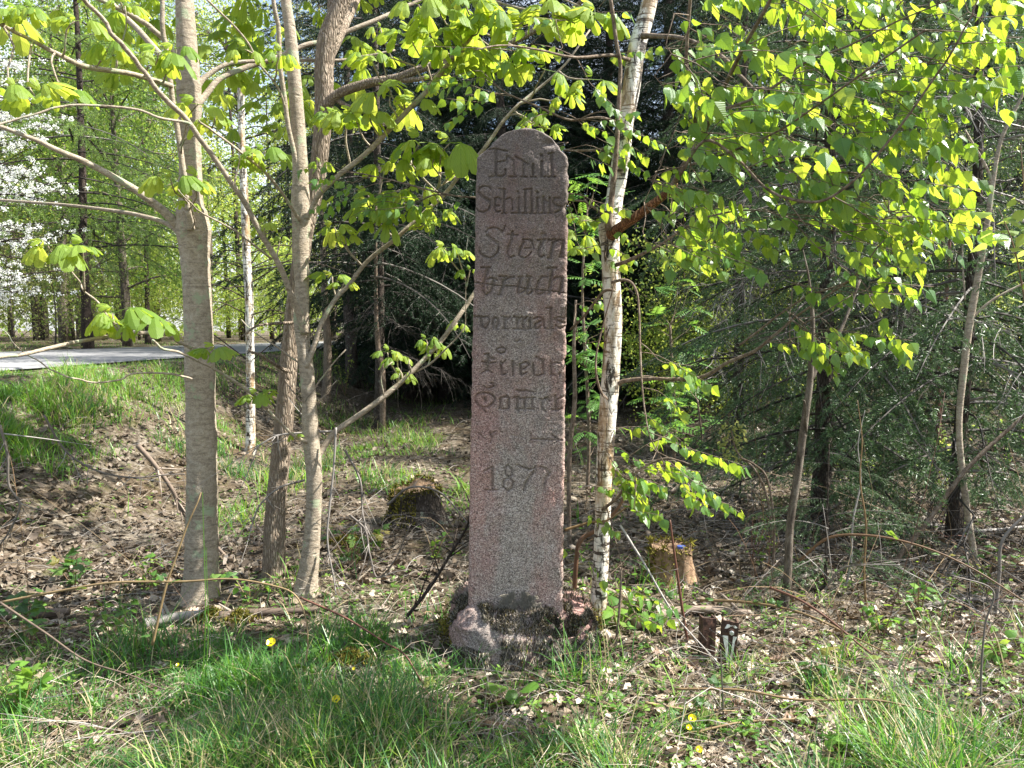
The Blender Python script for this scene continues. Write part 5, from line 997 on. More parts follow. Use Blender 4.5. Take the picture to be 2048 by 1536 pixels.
# small leafy bushes in the understorey (light green, between stems)
def leafy(label, px, py, w, h, n, mat, size, Y=None, tmpl=BIRCH, name='low_shrub', stems=6):
    b = hit(px, py); t = thing(name, label, 'plant', b-np.array([0, 0, .02])); a = Acc(); W = w/F_PX*b[1]; H = h/F_PX*b[1]; src = []
    for i in range(stems):
        d = np.array([RS.uniform(-.5, .5)*W, RS.uniform(-.4, .4)*W, H*RS.uniform(.5, 1.05)]); c, _ = addtube(a, [b-[0, 0, .02], b+d*.5+[0, 0, .08*H], b+d], [.0035, .0012], 4, 9); src.append(c[2:])
    a.build('stems', M['cane'], t); S3 = np.concatenate(src); k = RS.randint(0, len(S3), n); pos = S3[k]+RS.normal(size=(n, 3))*.02; a = Acc()
    for q in range(len(tmpl)):
        kk = slice(q, None, len(tmpl)); V, T, Q = tmpl[q].data(); D = rdir(len(pos[kk]), .0, .5); scatter(a, V, T, Q, pos[kk], frames(D, rdir(len(D))*.5+[0, 0, 1.]), size*RS.uniform(.6, 1.2, len(D)), RS.rand(len(D)), np.concatenate(tmpl[q].u))
    a.build('leaves', M[mat], t, False)
HERBS = [('dense green undergrowth beneath the right hand spruces', 1690, 1000, 240, 150, 190, 'wood_leaf_a', .035, BIRCH), ('shaded leafy undergrowth right of the flowering shoot', 1500, 960, 180, 130, 120, 'herb', .035, BIRCH), ('leafy undergrowth behind the bare sapling', 1880, 1000, 200, 150, 150, 'wood_leaf_a', .035, BIRCH), ('bright sprouting bush right of the dark spruce stem', 2000, 960, 140, 160, 110, 'herb', .04, BIRCH),
   ('low bramble patch at the left edge of the grass', 60, 1300, 150, 120, 40, 'bramble_leaf', .075, BRA), ('dark leaved bramble below the bank at left', 150, 1180, 160, 90, 34, 'bramble_leaf', .07, BRA), ('nettle tuft in front of the stout chestnut', 225, 1275, 110, 90, 44, 'herb', .05, BIRCH),
   ('fresh nettle clump left of the stout chestnut foot', 300, 1180, 90, 70, 40, 'herb', .045, BIRCH), ('broad leaved weed clump in the left corner', 40, 1440, 130, 110, 40, 'herb', .07, BIRCH), ('leafy sprouts between the twin chestnuts', 500, 1205, 90, 70, 30, 'herb', .045, BIRCH),
   ('bramble sprouts right of the forked chestnut', 700, 1130, 120, 90, 30, 'bramble_leaf', .06, BRA), ('yellow green sprouts left of the stone', 870, 1120, 110, 60, 34, 'herb', .04, BIRCH), ('dock leaves at the foot of the birch', 1235, 1260, 100, 70, 26, 'herb', .075, BIRCH), ('broad leaves in front of the stone footing', 1030, 1425, 100, 50, 10, 'herb', .1, BIRCH),
   ('bramble between the posts and the birch', 1310, 1255, 90, 70, 18, 'bramble_leaf', .08, BRA), ('bramble leaves in the litter right of the posts', 1650, 1370, 120, 60, 10, 'bramble_leaf', .085, BRA), ('single bramble shoot below the posts', 1400, 1430, 60, 45, 7, 'bramble_leaf', .07, BRA), ('raspberry shoots at the bottom edge right', 1690, 1530, 160, 70, 30, 'herb', .06, BRA),
   ('weed patch right of the leaning sapling', 1760, 1270, 160, 90, 50, 'herb', .04, BIRCH), ('fresh sprouts behind the posts', 1500, 1130, 110, 110, 40, 'herb', .035, BIRCH), ('pale sprouts left of the right stump', 1275, 1230, 90, 70, 34, 'herb', .04, BIRCH), ('upright yellow green shoot at right', 1838, 1240, 60, 110, 16, 'herb', .05, BIRCH),
   ('green undergrowth at the right edge', 2000, 1330, 120, 90, 40, 'herb', .05, BIRCH), ('tangled young bramble at the far right', 1960, 1200, 150, 110, 34, 'bramble_leaf', .05, BRA), ('small weeds below the bank', 430, 1180, 60, 50, 24, 'herb', .035, BIRCH), ('light green seedling bush in the shade at centre', 690, 790, 130, 110, 90, 'wood_leaf_a', .05, BIRCH),
   ('bright green bush deep between birch and spruces', 1440, 860, 160, 130, 80, 'wood_leaf_a', .045, BIRCH), ('green leafy bush behind the right saplings', 1990, 800, 160, 190, 150, 'wood_leaf_a', .045, BIRCH), ('low leafy bush under the right spruces', 1820, 900, 150, 150, 110, 'wood_leaf_a', .04, BIRCH), ('leafy bush high at the right edge', 2060, 640, 190, 330, 60, 'wood_leaf_a', .05, BIRCH),
   ('yellowing bramble bush beside the stump', 720, 1105, 150, 60, 20, 'bramble_leaf', .07, BRA), ('weeds on the litter in front of the footing', 1250, 1440, 130, 60, 36, 'herb', .035, BIRCH), ('ground ivy right of the buttercups', 1480, 1480, 120, 40, 34, 'herb', .03, BIRCH), ('little weeds at the lower middle', 1120, 1500, 130, 50, 40, 'herb', .035, BIRCH)]
for lab, px, py, w_, h_, n, mt, sz, tp in HERBS: leafy(lab, px, py, w_, h_, n, mt, sz, None, tp)

# arching bramble canes in front
def cane(label, pts, Ys, r=3.2, mat='cane', leaves=8, name='bramble_cane', lsz=.06, lean=0):
    P = [at(p[0], p[1], y) for p, y in zip(pts, np.interp(np.linspace(0, 1, len(pts)), np.linspace(0, 1, len(Ys)), Ys))]
    t = thing(name, label, 'bramble' if 'bramble' in name else 'branch', P[0]); a = Acc(); c, rr = addtube(a, P, [r/F_PX*P[0][1], r*.5/F_PX*P[-1][1]], 5, 9*len(P), RS.rand()*.99)
    if 'bramble' in name:
        for k in range(2, len(c)-1, 1):
            d = RS.normal(size=3); d /= np.linalg.norm(d); V = np.array([c[k]+d*rr[k]*.5, c[k]+[.0015, 0, .0015], c[k]-[.0015, 0, .0015], c[k]+d*(rr[k]+.007)]); a.add(V, [(1, 2, 3), (0, 1, 3)], None, .2)
    else:
        for k in range(int(len(c)*.35)):
            q = RS.randint(3, len(c)-1); d = RS.normal(size=3)*.8+(c[q]-c[q-1])/np.linalg.norm(c[q]-c[q-1]); l = RS.uniform(.04, .2); addtube(a, [c[q], c[q]+d*l*.5, c[q]+d*l+RS.normal(size=3)*.01], [rr[q]*.5, .001], 4, 5, RS.rand()*.99)
    a.build('cane' if 'bramble' in name else 'stem', M[mat], t, True)
    for k in range(leaves):
        q = RS.randint(2, len(c)); d = RS.normal(size=3); d[2] = abs(d[2])*.5; place_leaf(random.choice(BRAM), t, c[q], d, (RS.normal()*.4, RS.normal()*.4, 1), lsz*RS.uniform(.6, 1.1))
cane('long bramble cane arching low in front of the chestnut trunks', [(0, 1205), (130, 1180), (230, 1165), (370, 1163), (460, 1158), (540, 1170), (590, 1190), (612, 1240), (615, 1300), (605, 1350)], [3.6, 3.5, 3.4, 3.3], 2.7, leaves=10)
cane('bramble cane running from the arch down towards the stone', [(600, 1195), (690, 1235), (770, 1285), (810, 1310), (850, 1370), (900, 1400), (990, 1405)], [3.5, 3.2], 2.4, leaves=4)
cane('dark thin stem leaning against the left side of the stone', [(815, 1232), (860, 1175), (900, 1110), (935, 1050), (942, 1000)], [3.95, 3.85], 4, 'bark_larch', 0, 'leaning_twig')
cane('reddish bramble cane lying across the litter below the posts', [(1350, 1378), (1480, 1380), (1600, 1400), (1750, 1400), (1880, 1430), (1960, 1465), (2060, 1520)], [3.1, 2.7], 3., leaves=5)
cane('pinkish bramble cane low over the dead leaves', [(1370, 1470), (1480, 1445), (1600, 1437), (1700, 1425)], [2.95, 3.1], 3, leaves=2)
cane('ochre bramble cane at lower left of the litter', [(1290, 1405), (1370, 1418), (1470, 1422)], [3.1, 3.1], 3.2, leaves=3)
cane('long arching cane crossing in front of the fir seedling', [(1600, 1120), (1660, 1075), (1750, 1072), (1850, 1095), (1950, 1140), (2060, 1210)], [4.2, 3.6], 3, leaves=4)
cane('dry arching cane behind the posts', [(1400, 1200), (1500, 1205), (1600, 1225), (1700, 1270), (1780, 1310)], [4.1, 3.5], 3.2, leaves=5)
cane('second dry cane sweeping down to the right of the posts', [(1540, 1175), (1600, 1200), (1660, 1240), (1720, 1290), (1760, 1320)], [3.9, 3.4], 3, leaves=3)
cane('straight brown cane from the left edge down into the grass', [(0, 1205), (90, 1265), (170, 1320), (260, 1350), (330, 1380)], [3.4, 3.1], 2.4, 'deadwood', 3)
cane('bare red brown shoot leaning across the stout chestnut foot', [(305, 1290), (330, 1180), (350, 1120), (375, 1050), (395, 1005), (402, 985)], [3.6, 3.7], 3, 'cane', 2)
cane('thin pale twig arching out at left over the litter', [(88, 830), (130, 900), (190, 940), (260, 955), (330, 950), (370, 948)], [4.6, 4.8], 2.4, 'greytwig', 0, 'arching_twig')
cane('stout dead pole leaning against the chestnut', [(275, 890), (310, 930), (345, 980), (370, 1030), (440, 1100), (520, 1185)], [5.2, 5.4], 5.5, 'deadwood', 0, 'fallen_pole')
cane('thin grey twig curving at the left edge', [(0, 850), (15, 910), (18, 970), (40, 1010), (20, 1060), (0, 1090)], [4.2, 4.3], 3, 'greytwig', 0, 'arching_twig')
for k, (lab, pts, Y) in enumerate([('bleached upright twig right of the forked chestnut', [(672, 855), (668, 930), (660, 1010), (655, 1080), (668, 1160), (672, 1190)], 4.6), ('bleached curved twig between the chestnut stems', [(610, 960), (560, 975), (520, 1010), (500, 1060)], 4.8), ('white dead twig fanning left from the fork', [(675, 862), (620, 865), (560, 870), (520, 890), (505, 905)], 4.8),
     ('white twig hanging from the fork', [(650, 870), (625, 850), (600, 830), (612, 800)], 4.8), ('pale bowed twig right of the bleached upright one', [(690, 900), (720, 960), (725, 1020), (735, 1070)], 4.9), ('light arched twig over the mossy stump', [(775, 1010), (820, 975), (880, 985), (930, 1040), (950, 1070)], 6.0), ('forked bleached twig low in front', [(700, 1030), (730, 1060), (740, 1110), (755, 1155), (790, 1120), (820, 1050)], 4.6),
     ('pale twig slanting over the posts', [(1240, 1050), (1290, 1130), (1350, 1230), (1440, 1330)], 3.8), ('white upright dead shoot right of the leaning sapling', [(1650, 1180), (1680, 1140), (1720, 1130), (1800, 1130)], 4.0), ('bleached stick standing in the litter in front of the posts', [(1447, 1450), (1445, 1380), (1441, 1300)], 3.15)]):
    cane(lab, pts, [Y, Y-.2], 2.6, 'greytwig', 0, 'dead_twig')
cane('red brown twig rising from the grass to the left of the birch', [(1130, 1060), (1180, 1045), (1215, 1040), (1260, 1010)], [4.0, 3.9], 3, 'cane', 1)

# stumps
def stump(label, px, py, w, h, mossy, seed, mat='bark_spruce'):
    b = hit(px, py); t = thing('tree_stump', label, 'stump', b-np.array([0, 0, .05])); R = w/2/F_PX*b[1]; H = h/F_PX*b[1]; nu, nv = 60, 18; a = np.linspace(0, 6.283, nu, endpoint=False); f = np.linspace(0, 1, nv)
    A, Fv = np.meshgrid(a, f); rib = (vn(np.cos(A)*5+9, np.sin(A)*5+9, seed)-.5)*.3+(vn(A*9, Fv*1.5, seed+1)-.5)*.13
    rr = R*(1.05-.33*S(Fv*1.3)+.22*np.exp(-Fv*5)*(1+rib*3))*(1+rib); top = H*(1+.22*(vn(np.cos(a)*2+3, np.sin(a)*2+3, seed+5)-.5)*2)
    V = np.stack([b[0]+np.cos(A)*rr, b[1]+np.sin(A)*rr, b[2]-.08+Fv*(top[None]+.08)], -1).reshape(-1, 3); i = np.arange(nv-1)[:, None]*nu; j = np.arange(nu)[None]; jj = (j+1) % nu
    mk('stump_wall', V, None, np.stack([i+j, i+jj, i+nu+jj, i+nu+j], -1).reshape(-1, 4), M[mat], t, True)
    rim = V.reshape(nv, nu, 3)[-1]; Ct = rim.mean(0)-[0, 0, .015]; rings = [rim-[0, 0, .003]]+[Ct+(rim-Ct)*k+np.stack([0*a, 0*a, (vn(a*3, a*0+k*9, seed)-.5)*.03], -1)-[0, 0, .012] for k in (.9, .6, .3)]
    VV = np.concatenate(rings+[Ct[None]]); Q = np.concatenate([np.stack([k*nu+np.arange(nu), k*nu+(np.arange(nu)+1) % nu, (k+1)*nu+(np.arange(nu)+1) % nu, (k+1)*nu+np.arange(nu)], -1) for k in range(3)]); T = np.stack([3*nu+np.arange(nu), 3*nu+(np.arange(nu)+1) % nu, np.full(nu, 4*nu)], -1)
    mk('cut_top', VV, T, Q, M['cutwood'], t, False)
    if mossy:
        n = mossy; P = V.reshape(nv, nu, 3); iu = RS.randint(0, nu, n); iv = np.clip((RS.rand(n)**.5*nv).astype(int), 0, nv-1); p = P[iv, iu]; keep = (p[:, 0] < b[0]+.1*R)|(iv > nv-4); p = p[keep]; p[:, 2] += .01; ac = Acc(); moss(p, (p-b)*[1, 1, 1]+[0, 0, .3], .02+.03*RS.rand(len(p)), np.full(len(p), -.1), ac, RS.rand(len(p))*.8, .3); tag(ac.build('moss', M['moss_green'], t), kind='stuff')
    return t, b, H
stump('dark ribbed mossy stump in the shade between chestnuts and stone', 832, 1045, 125, 72, 2600, 3)
tS, bS, hS = stump('pale torn stump behind the birch with a blue cap on it', 1338, 1165, 110, 72, 900, 9, 'cutwood')
a = Acc(); V, T, Q, uv = tube([[bS[0]+.07, bS[1]-.02, bS[2]+hS-.0], [bS[0]+.07, bS[1]-.02, bS[2]+hS+.018]], [.028, .026], 14); a.add(V, T, Q, 0, uv); tag(a.build('bottle_cap', M['blue'], None, origin=np.array([bS[0]+.07, bS[1], bS[2]+hS])), 'small blue cap lying on the pale torn stump', 'cap')

# the two rusted post stubs
def box(acc, c, sx, sy, sz, r=0.):
    x, y, z = sx/2, sy/2, sz/2; b = .08*min(sx, sy, sz); V = []
    V = np.array([(i*x, j*y, k*z) for k in (-1, 1) for j in (-1, 1) for i in (-1, 1)])+np.array(c); acc.add(V, None, [(0, 2, 3, 1), (4, 5, 7, 6), (0, 1, 5, 4), (2, 6, 7, 3), (0, 4, 6, 2), (1, 3, 7, 5)], r)
def profile(W, H, t, dpt, holes=None, th=.007):
    """U profile: web in front (with drilled hole) and two flanges, open at the back"""
    a = Acc(); nxp, nzp = 15, 44; X, Z = np.meshgrid(np.linspace(-W/2, W/2, nxp), np.linspace(-.12, H, nzp)); wob = (vn(X*60, Z*40, 5)-.5)*.0025
    F_ = []; idx = lambda i, j: i*nxp+j; Vf = np.stack([X, wob, Z+(vn(X*80, X*0, 3)-.5)*.006*(Z > H-.01)], -1).reshape(-1, 3); Vb = Vf+[0, th, 0]
    for i in range(nzp-1):
        for j in range(nxp-1):
            cx, cz = X[i, j]+W/2/(nxp-1), Z[i, j]+(H+.12)/2/(nzp-1)
            if holes and (cx-holes[0])**2+(cz-holes[1])**2 < holes[2]**2: continue
            F_.append((idx(i, j), idx(i, j+1), idx(i+1, j+1), idx(i+1, j)))
    a.add(Vf, None, F_); a.add(Vb, None, [f[::-1] for f in F_])
    for e in ([idx(i, 0) for i in range(nzp)]+[idx(nzp-1, j) for j in range(nxp)]+[idx(i, nxp-1) for i in range(nzp-1, -1, -1)],):
        P = np.vstack([Vf[e], Vb[e]]); m = len(e); a.add(P, None, [(k, k+1, m+k+1, m+k) for k in range(m-1)])
    for s in (-1, 1): box(a, (s*(W/2-th/2), dpt/2+th, H/2-.06), th*.95, dpt, H+.118)
    return a
def post(label, px, py, W, H, lean, turn, **k):
    b = hit(px, py); t = thing('rusted_post', label, 'post', b); t.rotation_euler = (lean[0], lean[1], turn); a = profile(W, H, 0, .05, **k)
    V, T, Q = a.data(); put('channel', mesh('channel', V, T, Q, M['rust']), t); return t, W, H
t1, W1, H1 = post('rusty brown metal post stub with a small drilled hole, left of the pair', 1416, 1322, .068, .215, (0, .03, 0), .12, holes=(.004, .165, .0055))
t2, W2, H2 = post('rusty post stub with white paint and a hex bolt, right of the pair', 1454, 1338, .072, .235, (.0, .07, 0), -.1)
a = Acc(); X = np.linspace(-1, 1, 13)
def sheet(outl_l, outl_r, zs, y=-.0035):
    V = []; 
    for z, l, r in zip(zs, outl_l, outl_r): V += [(l+(r-l)*f, y-.0006*math.sin(f*3.1), z) for f in (0, .33, .66, 1)]
    n = len(zs); return np.array(V), [(i*4+j, i*4+j+1, i*4+j+5, i*4+j+4) for i in range(n-1) for j in range(3)]
for L_, R_, Z_ in (([-.036, -.030, -.018, -.012, -.004, .0], [-.010, -.008, -.004, .002, .008, .010], [.165, .14, .10, .06, .02, -.04]), ([.014, .013, .012, .008, .006, .0], [.033, .024, .022, .020, .018, .014], [.165, .14, .10, .06, .02, -.04]),
                   ([-.030, -.026, -.022, -.020], [-.020, -.006, -.002, -.010], [.200, .208, .216, .222]), ([-.004, .004, .012, .016], [.004, .018, .030, .026], [.214, .219, .210, .206])):
    V, Q = sheet(L_, R_, Z_); a.add(V, None, Q)
V, T, Q = a.data(); put('paint', mesh('paint', V, T, Q, M['paint']), t2)
a = Acc(); V, T, Q, uv = tube([[.003, -.002, .183], [.003, -.006, .183]], [.0175, .017], 18); a.add(V, T, Q); put('washer', a.mesh('washer', M['rust']), t2)
a = Acc(); V, T, Q, uv = tube([[.004, -.0055, .183], [.004, -.013, .183], [.004, -.0145, .183]], [.0115, .0115, .009], 6); a.add(V, T, Q); put('hex_bolt', a.mesh('hex_bolt', M['zinc']), t2)

# fallen wood
def log(label, pts, w, mat='deadwood', name='fallen_branch', lift=.02, ns=10, lump=.2, mossy=0):
    P = np.array([hit(*p) for p in pts]); R = w/2/F_PX*P[0][1]; P[:, 2] = gz(P[:, 0], P[:, 1])+R*.5+lift; t = Acc(); C = catmull(P, 8*len(P)); V, T, Q, uv = tube(C, R*(1-.45*np.linspace(0, 1, len(C))), ns, lump, int(pts[0][0])); t.add(V, T, Q, RS.rand()*.5+.3, uv)
    for k in range(3): q = RS.randint(3, len(C)-2); d = RS.normal(size=3); d[2] = abs(d[2]); addtube(t, [C[q], C[q]+d*.06], [R*.35, R*.15], 5, 4, .5)
    V, T, Q = t.data(); o = mk(name, V, T, Q, M[mat], None, True, P[0], rnd=np.concatenate(t.r), uv=np.concatenate(t.u)); tag(o, label, 'log' if 'log' in name else 'branch'); return o
log('pale barkless log at the foot of the chestnuts', [(440, 1245), (520, 1238), (640, 1232)], 22, name='fallen_log', mat='deadwood')
log('grey splintered log end left of the pale log', [(290, 1262), (350, 1248), (420, 1238)], 26, 'greytwig', 'fallen_log')
log('thick pale branch on the ground at the left edge', [(-20, 1243), (60, 1240), (140, 1236)], 26)
log('pale log lying behind the two posts', [(1270, 1262), (1350, 1235), (1430, 1232), (1500, 1238)], 22, name='fallen_log')
log('rotting branch on the ground below the stone', [(855, 1425), (930, 1455), (1010, 1472), (1100, 1512)], 17, 'cutwood')
log('brown stick between litter and grass at the bottom', [(740, 1392), (860, 1425), (920, 1450)], 12, 'cutwood')
log('weathered branch on the litter behind the birch', [(1190, 1180), (1300, 1225), (1400, 1228)], 12)
for k, (p, w_) in enumerate([([(1720, 950), (1800, 930), (1900, 935)], 9), ([(1780, 1010), (1900, 1000), (2040, 1010)], 10), ([(1850, 1060), (1950, 1070), (2060, 1060)], 10), ([(1900, 850), (1980, 870), (2050, 900)], 12), ([(1590, 1170), (1650, 1140), (1680, 1100)], 10), ([(1480, 1100), (1560, 1090), (1600, 1070)], 9), ([(1840, 1225), (1930, 1210), (2050, 1215)], 14), ([(1300, 990), (1400, 985), (1500, 1000)], 16)]):
    log(['bleached branch under the right spruces, farthest back', 'bleached branch lying level right of the low fir', 'bleached branch near the right edge below the level one', 'weathered bough at the right edge on the slope', 'dead branch at the foot of the slanting sapling', 'dead branch between stump and slanting sapling', 'long pale branch on the ground at the lower right edge', 'half buried mossy log behind the right stump'][k], p, w_, ['greytwig', 'deadwood'][k % 2])
# moss mounds
for lab, px, py, w_, n in (('yellow green moss cushion by the pale log', 480, 1245, 60, 900), ('mossy hump in the left grass', 700, 1330, 90, 900), ('moss patch at the foot of the stout chestnut', 420, 1240, 50, 500), ('moss cushion left of the dark stump', 700, 1090, 90, 900)):
    b = hit(px, py); R = w_/2/F_PX*b[1]; p = b+RS.normal(size=(n, 3))*[R*.5, R*.4, 0]; d = np.hypot(p[:, 0]-b[0], p[:, 1]-b[1])/R; p[:, 2] = gz(p[:, 0], p[:, 1])+.05*np.exp(-d*d*1.5); ac = Acc(); moss(p, np.tile([[0, 0, 1.]], (n, 1)), .018+.022*RS.rand(n), np.full(n, -.4), ac, RS.rand(n), .3); tag(ac.build('moss_cushion', M['moss_green'], None, origin=b), lab, 'moss', kind='stuff')

# buttercups
for px, py, lab, sz, ground in [(543, 1287, 'yellow buttercup standing highest, in the grass at left', 8, 1400), (673, 1400, 'yellow buttercup in the middle of the left grass', 7, 1470), (1384, 1438, 'yellow buttercup below the posts, upper one of three', 7, 1475), (1378, 1456, 'small yellow buttercup just under the upper one', 5, 1490), (1398, 1500, 'yellow buttercup lowest, near the bottom edge right of centre', 6, 1532),
                                 (356, 1330, 'closed buttercup bud on a thin stem at left', 3, 1400), (708, 1338, 'closed buttercup bud left of the stone footing', 3, 1400)]:
    b = hit(px+RS.uniform(-12, 12), ground); p = at(px, py, b[1]-.02); t = thing('buttercup', lab, 'flower', b); a = Acc(); addtube(a, [b, b*.5+p*.5+[.01, 0, 0], p], [.0018, .001], 4, 7); 
    a.build('stem', M['herb'], t); R = sz*1.15/F_PX*b[1]; a = Acc()
    for k in range(5):
        an = k*1.2566+.3; V = []
        for f, w_ in ((0, .15), (.5, .55), (.85, .6), (1., .3)): V += [(-w_*R, f*R, .25*R+f*f*R*.55), (w_*R, f*R, .25*R+f*f*R*.55)]
        V = np.array(V); c, s = math.cos(an), math.sin(an); V = np.stack([V[:, 0]*c-V[:, 1]*s, V[:, 0]*s+V[:, 1]*c, V[:, 2]], -1)
        V = np.stack([V[:, 0], V[:, 1]*.75-V[:, 2]*.6, V[:, 1]*.6+V[:, 2]*.75], -1)+p
        mk('petal', V, None, [(0, 1, 3, 2), (2, 3, 5, 4), (4, 5, 7, 6)], M['petal'], t)
    V, T, Q, uv = tube([p+[0, -.1*R, 0], p+[0, -.5*R, .2*R]], [R*.3, R*.22], 8); mk('centre', V, T, Q, M['moss_green'], t)

# ------------------------------------------------------------------ grass, litter, twigs: masses nobody could count
def rand_ground(n, y0, y1, p, xl=.78, xo=.8):
    u = rs.rand(n); y = (y0**(1-p)+(y1**(1-p)-y0**(1-p))*u)**(1/(1-p)); x = rs.uniform(-1, 1, n)*(xl*y+xo); return x, y
def near_stone(x, y): return ((x-.045)/.40)**2+((y-3.84)/.36)**2 < 1
def on_road(x, y, m=.0): return np.abs(x-road_c(y)) < ROAD_W+m
rs = np.random.RandomState(99)
def bankness(x, y): return S(1-(x-road_c(y)-ROAD_W-.25)/3.1)
def gden(x, y):
    nz_ = fbm(x*1.6+7, y*1.6, 81); nf = fbm(x*5+1, y*5, 82)
    left = S((-.15-x)/.5)*S((4.35-y)/.5)*.95; left *= S((nz_-.33)/.2)*(.25+.75*S((nf-.30)/.25)); left = left*S((x+3.0)/.7)
    bot = S((3.2-y)/.4)*.9*S((nf-.45)/.2)
    clump = S((nf-.62)/.08)*.65*S((5-y)/1.5)
    base = np.exp(-((x-.1)**2/.25+(y-3.36)**2/.02))*.3
    b = bankness(x, y); bank = S((b-.34)/.3)*S((nz_-.18)/.2)*(~on_road(x, y, .05))*.95+S((b-.15)/.2)*S((nz_-.55)/.08)*.5
    back = S((y-7)/3)*S((-x-.9)/1.5)*S((nz_-.42)/.15)*.4+S((y-6)/2)*S((nz_-.58)/.06)*.4*(x < 1)
    farv = (x < road_c(y)-ROAD_W)*(x > road_c(y)-ROAD_W-1.2)*.8
    return np.clip(np.maximum.reduce([left, bot, clump, base, bank, back, farv]), 0, 1)*(~on_road(x, y, .02))*(~near_stone(x, y))
def grass(name, label, n, y0, y1, p, h, w_, dry=.06, dark=0.):
    x, y = rand_ground(n*6, y0, y1, p); k = rs.rand(len(x)) < gden(x, y); x, y = x[k][:n], y[k][:n]; n = len(x)
    # gather into tufts
    tx = np.round(x/.06+rs.normal(size=n)*.25)*.06; ty = np.round(y/.06+rs.normal(size=n)*.25)*.06; f = .55; x = x*(1-f)+tx*f+rs.normal(size=n)*.008; y = y*(1-f)+ty*f+rs.normal(size=n)*.008
    bend = .32; tvv = np.array([(-.5, 0, 0), (.5, 0, 0), (-.42, .42, -.05), (.42, .42, -.05), (-.28, .75, -.2), (.28, .75, -.2), (0, 1., -.45)]); tqq = [(0, 1, 3, 2), (2, 3, 5, 4)]; ttt = [(4, 5, 6)]
    az = rs.rand(n)*6.283; ln = rs.gamma(3., .13, n); D = np.stack([np.cos(az)*ln, np.sin(az)*ln, np.ones(n)], -1); Nn = np.stack([-np.cos(az), -np.sin(az), ln], -1)+rs.normal(size=(n, 3))*.25
    hh = np.where((x-road_c(y)-ROAD_W < .9) & (y > 5), .3, 1.)*h*rs.uniform(.3, 1.25, n)*(.3+1.5*S((fbm(x*2.6, y*2.6, 90)-.25)/.5)**1.3); Fm = frames(D, Nn)*np.stack([w_/hh*rs.uniform(.6, 1.3, n), np.ones(n), np.ones(n)*rs.uniform(.3, 1.8, n)], -1)[:, None, :]
    pos = np.stack([x, y, gz(x, y)-.005], -1); r = np.clip(fbm(x*1.1, y*1.1, 91)*.9+rs.normal(size=n)*.16-.02-dark, 0, .85); r = np.where(rs.rand(n) < dry, .9+.09*rs.rand(n), r)
    ac = Acc(); scatter(ac, tvv, ttt, tqq, pos, Fm, hh, r); o = ac.build(name, M['grass']); tag(o, label, 'grass', kind='stuff'); print(name, n)
grass('grass', 'fresh spring grass blades in the foreground', 42000, 2.1, 4.9, 2.0, .165, .0058, .05, 0.)
grass('grass', 'green grass on the road bank and in the shade behind', 52000, 4.6, 30, 1.7, .17, .010, .02, .1)
# a few taller stalks
acc = Acc()
for px, py, top, bx2 in [(400, 1420, 985, 405), (405, 1400, 1095, 412), (180, 1480, 1240, 178), (560, 1380, 1200, 590), (720, 1380, 1240, 760), (860, 1390, 1260, 830), (1020, 1400, 1290, 1055), (1060, 1400, 1330, 1100), (1180, 1420, 1340, 1260), (1690, 1500, 1370, 1670), (2030, 1540, 1380, 2040), (120, 1500, 1280, 150), (470, 1500, 1330, 520), (620, 1520, 1400, 560), (960, 1530, 1420, 900)]:
    b = hit(px, py); e = at(bx2, top, b[1]-.1); addtube(acc, [b, b*.6+e*.4+[.02, 0, .02], e], [.0028, .0012], 4, 10, rs.uniform(.3, .7))
tag(acc.build('tall_grass_stalks', M['grass']), 'single tall grass stalks above the turf', 'grass', kind='stuff')
# dead leaves
def litter(name, label, n, y0, y1, p, sz, dmask, mat='litter'):
    x, y = rand_ground(n*3, y0, y1, p); k = (rs.rand(len(x)) < dmask(x, y))&(~on_road(x, y, .3))&(~near_stone(x, y)); x, y = x[k][:n], y[k][:n]; n = len(x)
    tv_ = np.array([(0, 0, 0), (.26, .18, .1), (.22, .38, .02), (.36, .55, .14), (.18, .78, .04), (0, 1, .16), (-.2, .76, .1), (-.33, .5, -.02), (-.2, .36, .12), (-.24, .16, .03), (0, .5, -.06)]); tt_ = [(i, (i+1) % 10, 10) for i in range(10)]
    az = rs.rand(n)*6.283; D = np.stack([np.cos(az), np.sin(az), rs.normal(size=n)*.32], -1); Nn = rs.normal(size=(n, 3))*.42+[0, 0, 1]; Fm = frames(D, Nn)*np.stack([rs.uniform(.7, 1.3, n), np.ones(n), rs.uniform(-2., 2.6, n)], -1)[:, None, :]
    pos = np.stack([x, y, gz(x, y)+.004+.02*rs.rand(n)], -1); ac = Acc(); scatter(ac, tv_, tt_, None, pos, Fm, sz*rs.uniform(.45, 1.25, n), np.clip(rs.beta(2.2, 1.5, n), 0, .999)); tag(ac.build(name, M[mat]), label, 'dead leaves', kind='stuff'); print(name, n)
litter('leaf_litter', 'curled tan dead leaves littering the foreground', 11000, 2.1, 5.2, 1.6, .058, lambda x, y: .35+.65*S((x+.3)/1.0)+.3*S((y-3.7)/.5))
litter('leaf_crumbs', 'small broken leaf bits between the dead leaves', 14000, 2.1, 7.0, 1.6, .026, lambda x, y: x*0+.9, 'litter_dark')
litter('leaf_litter', 'brown dead leaves over the forest floor behind', 18000, 4.8, 16, 1.5, .075, lambda x, y: .9-.75*S((bankness(x, y)-.45)/.3), 'litter_dark')
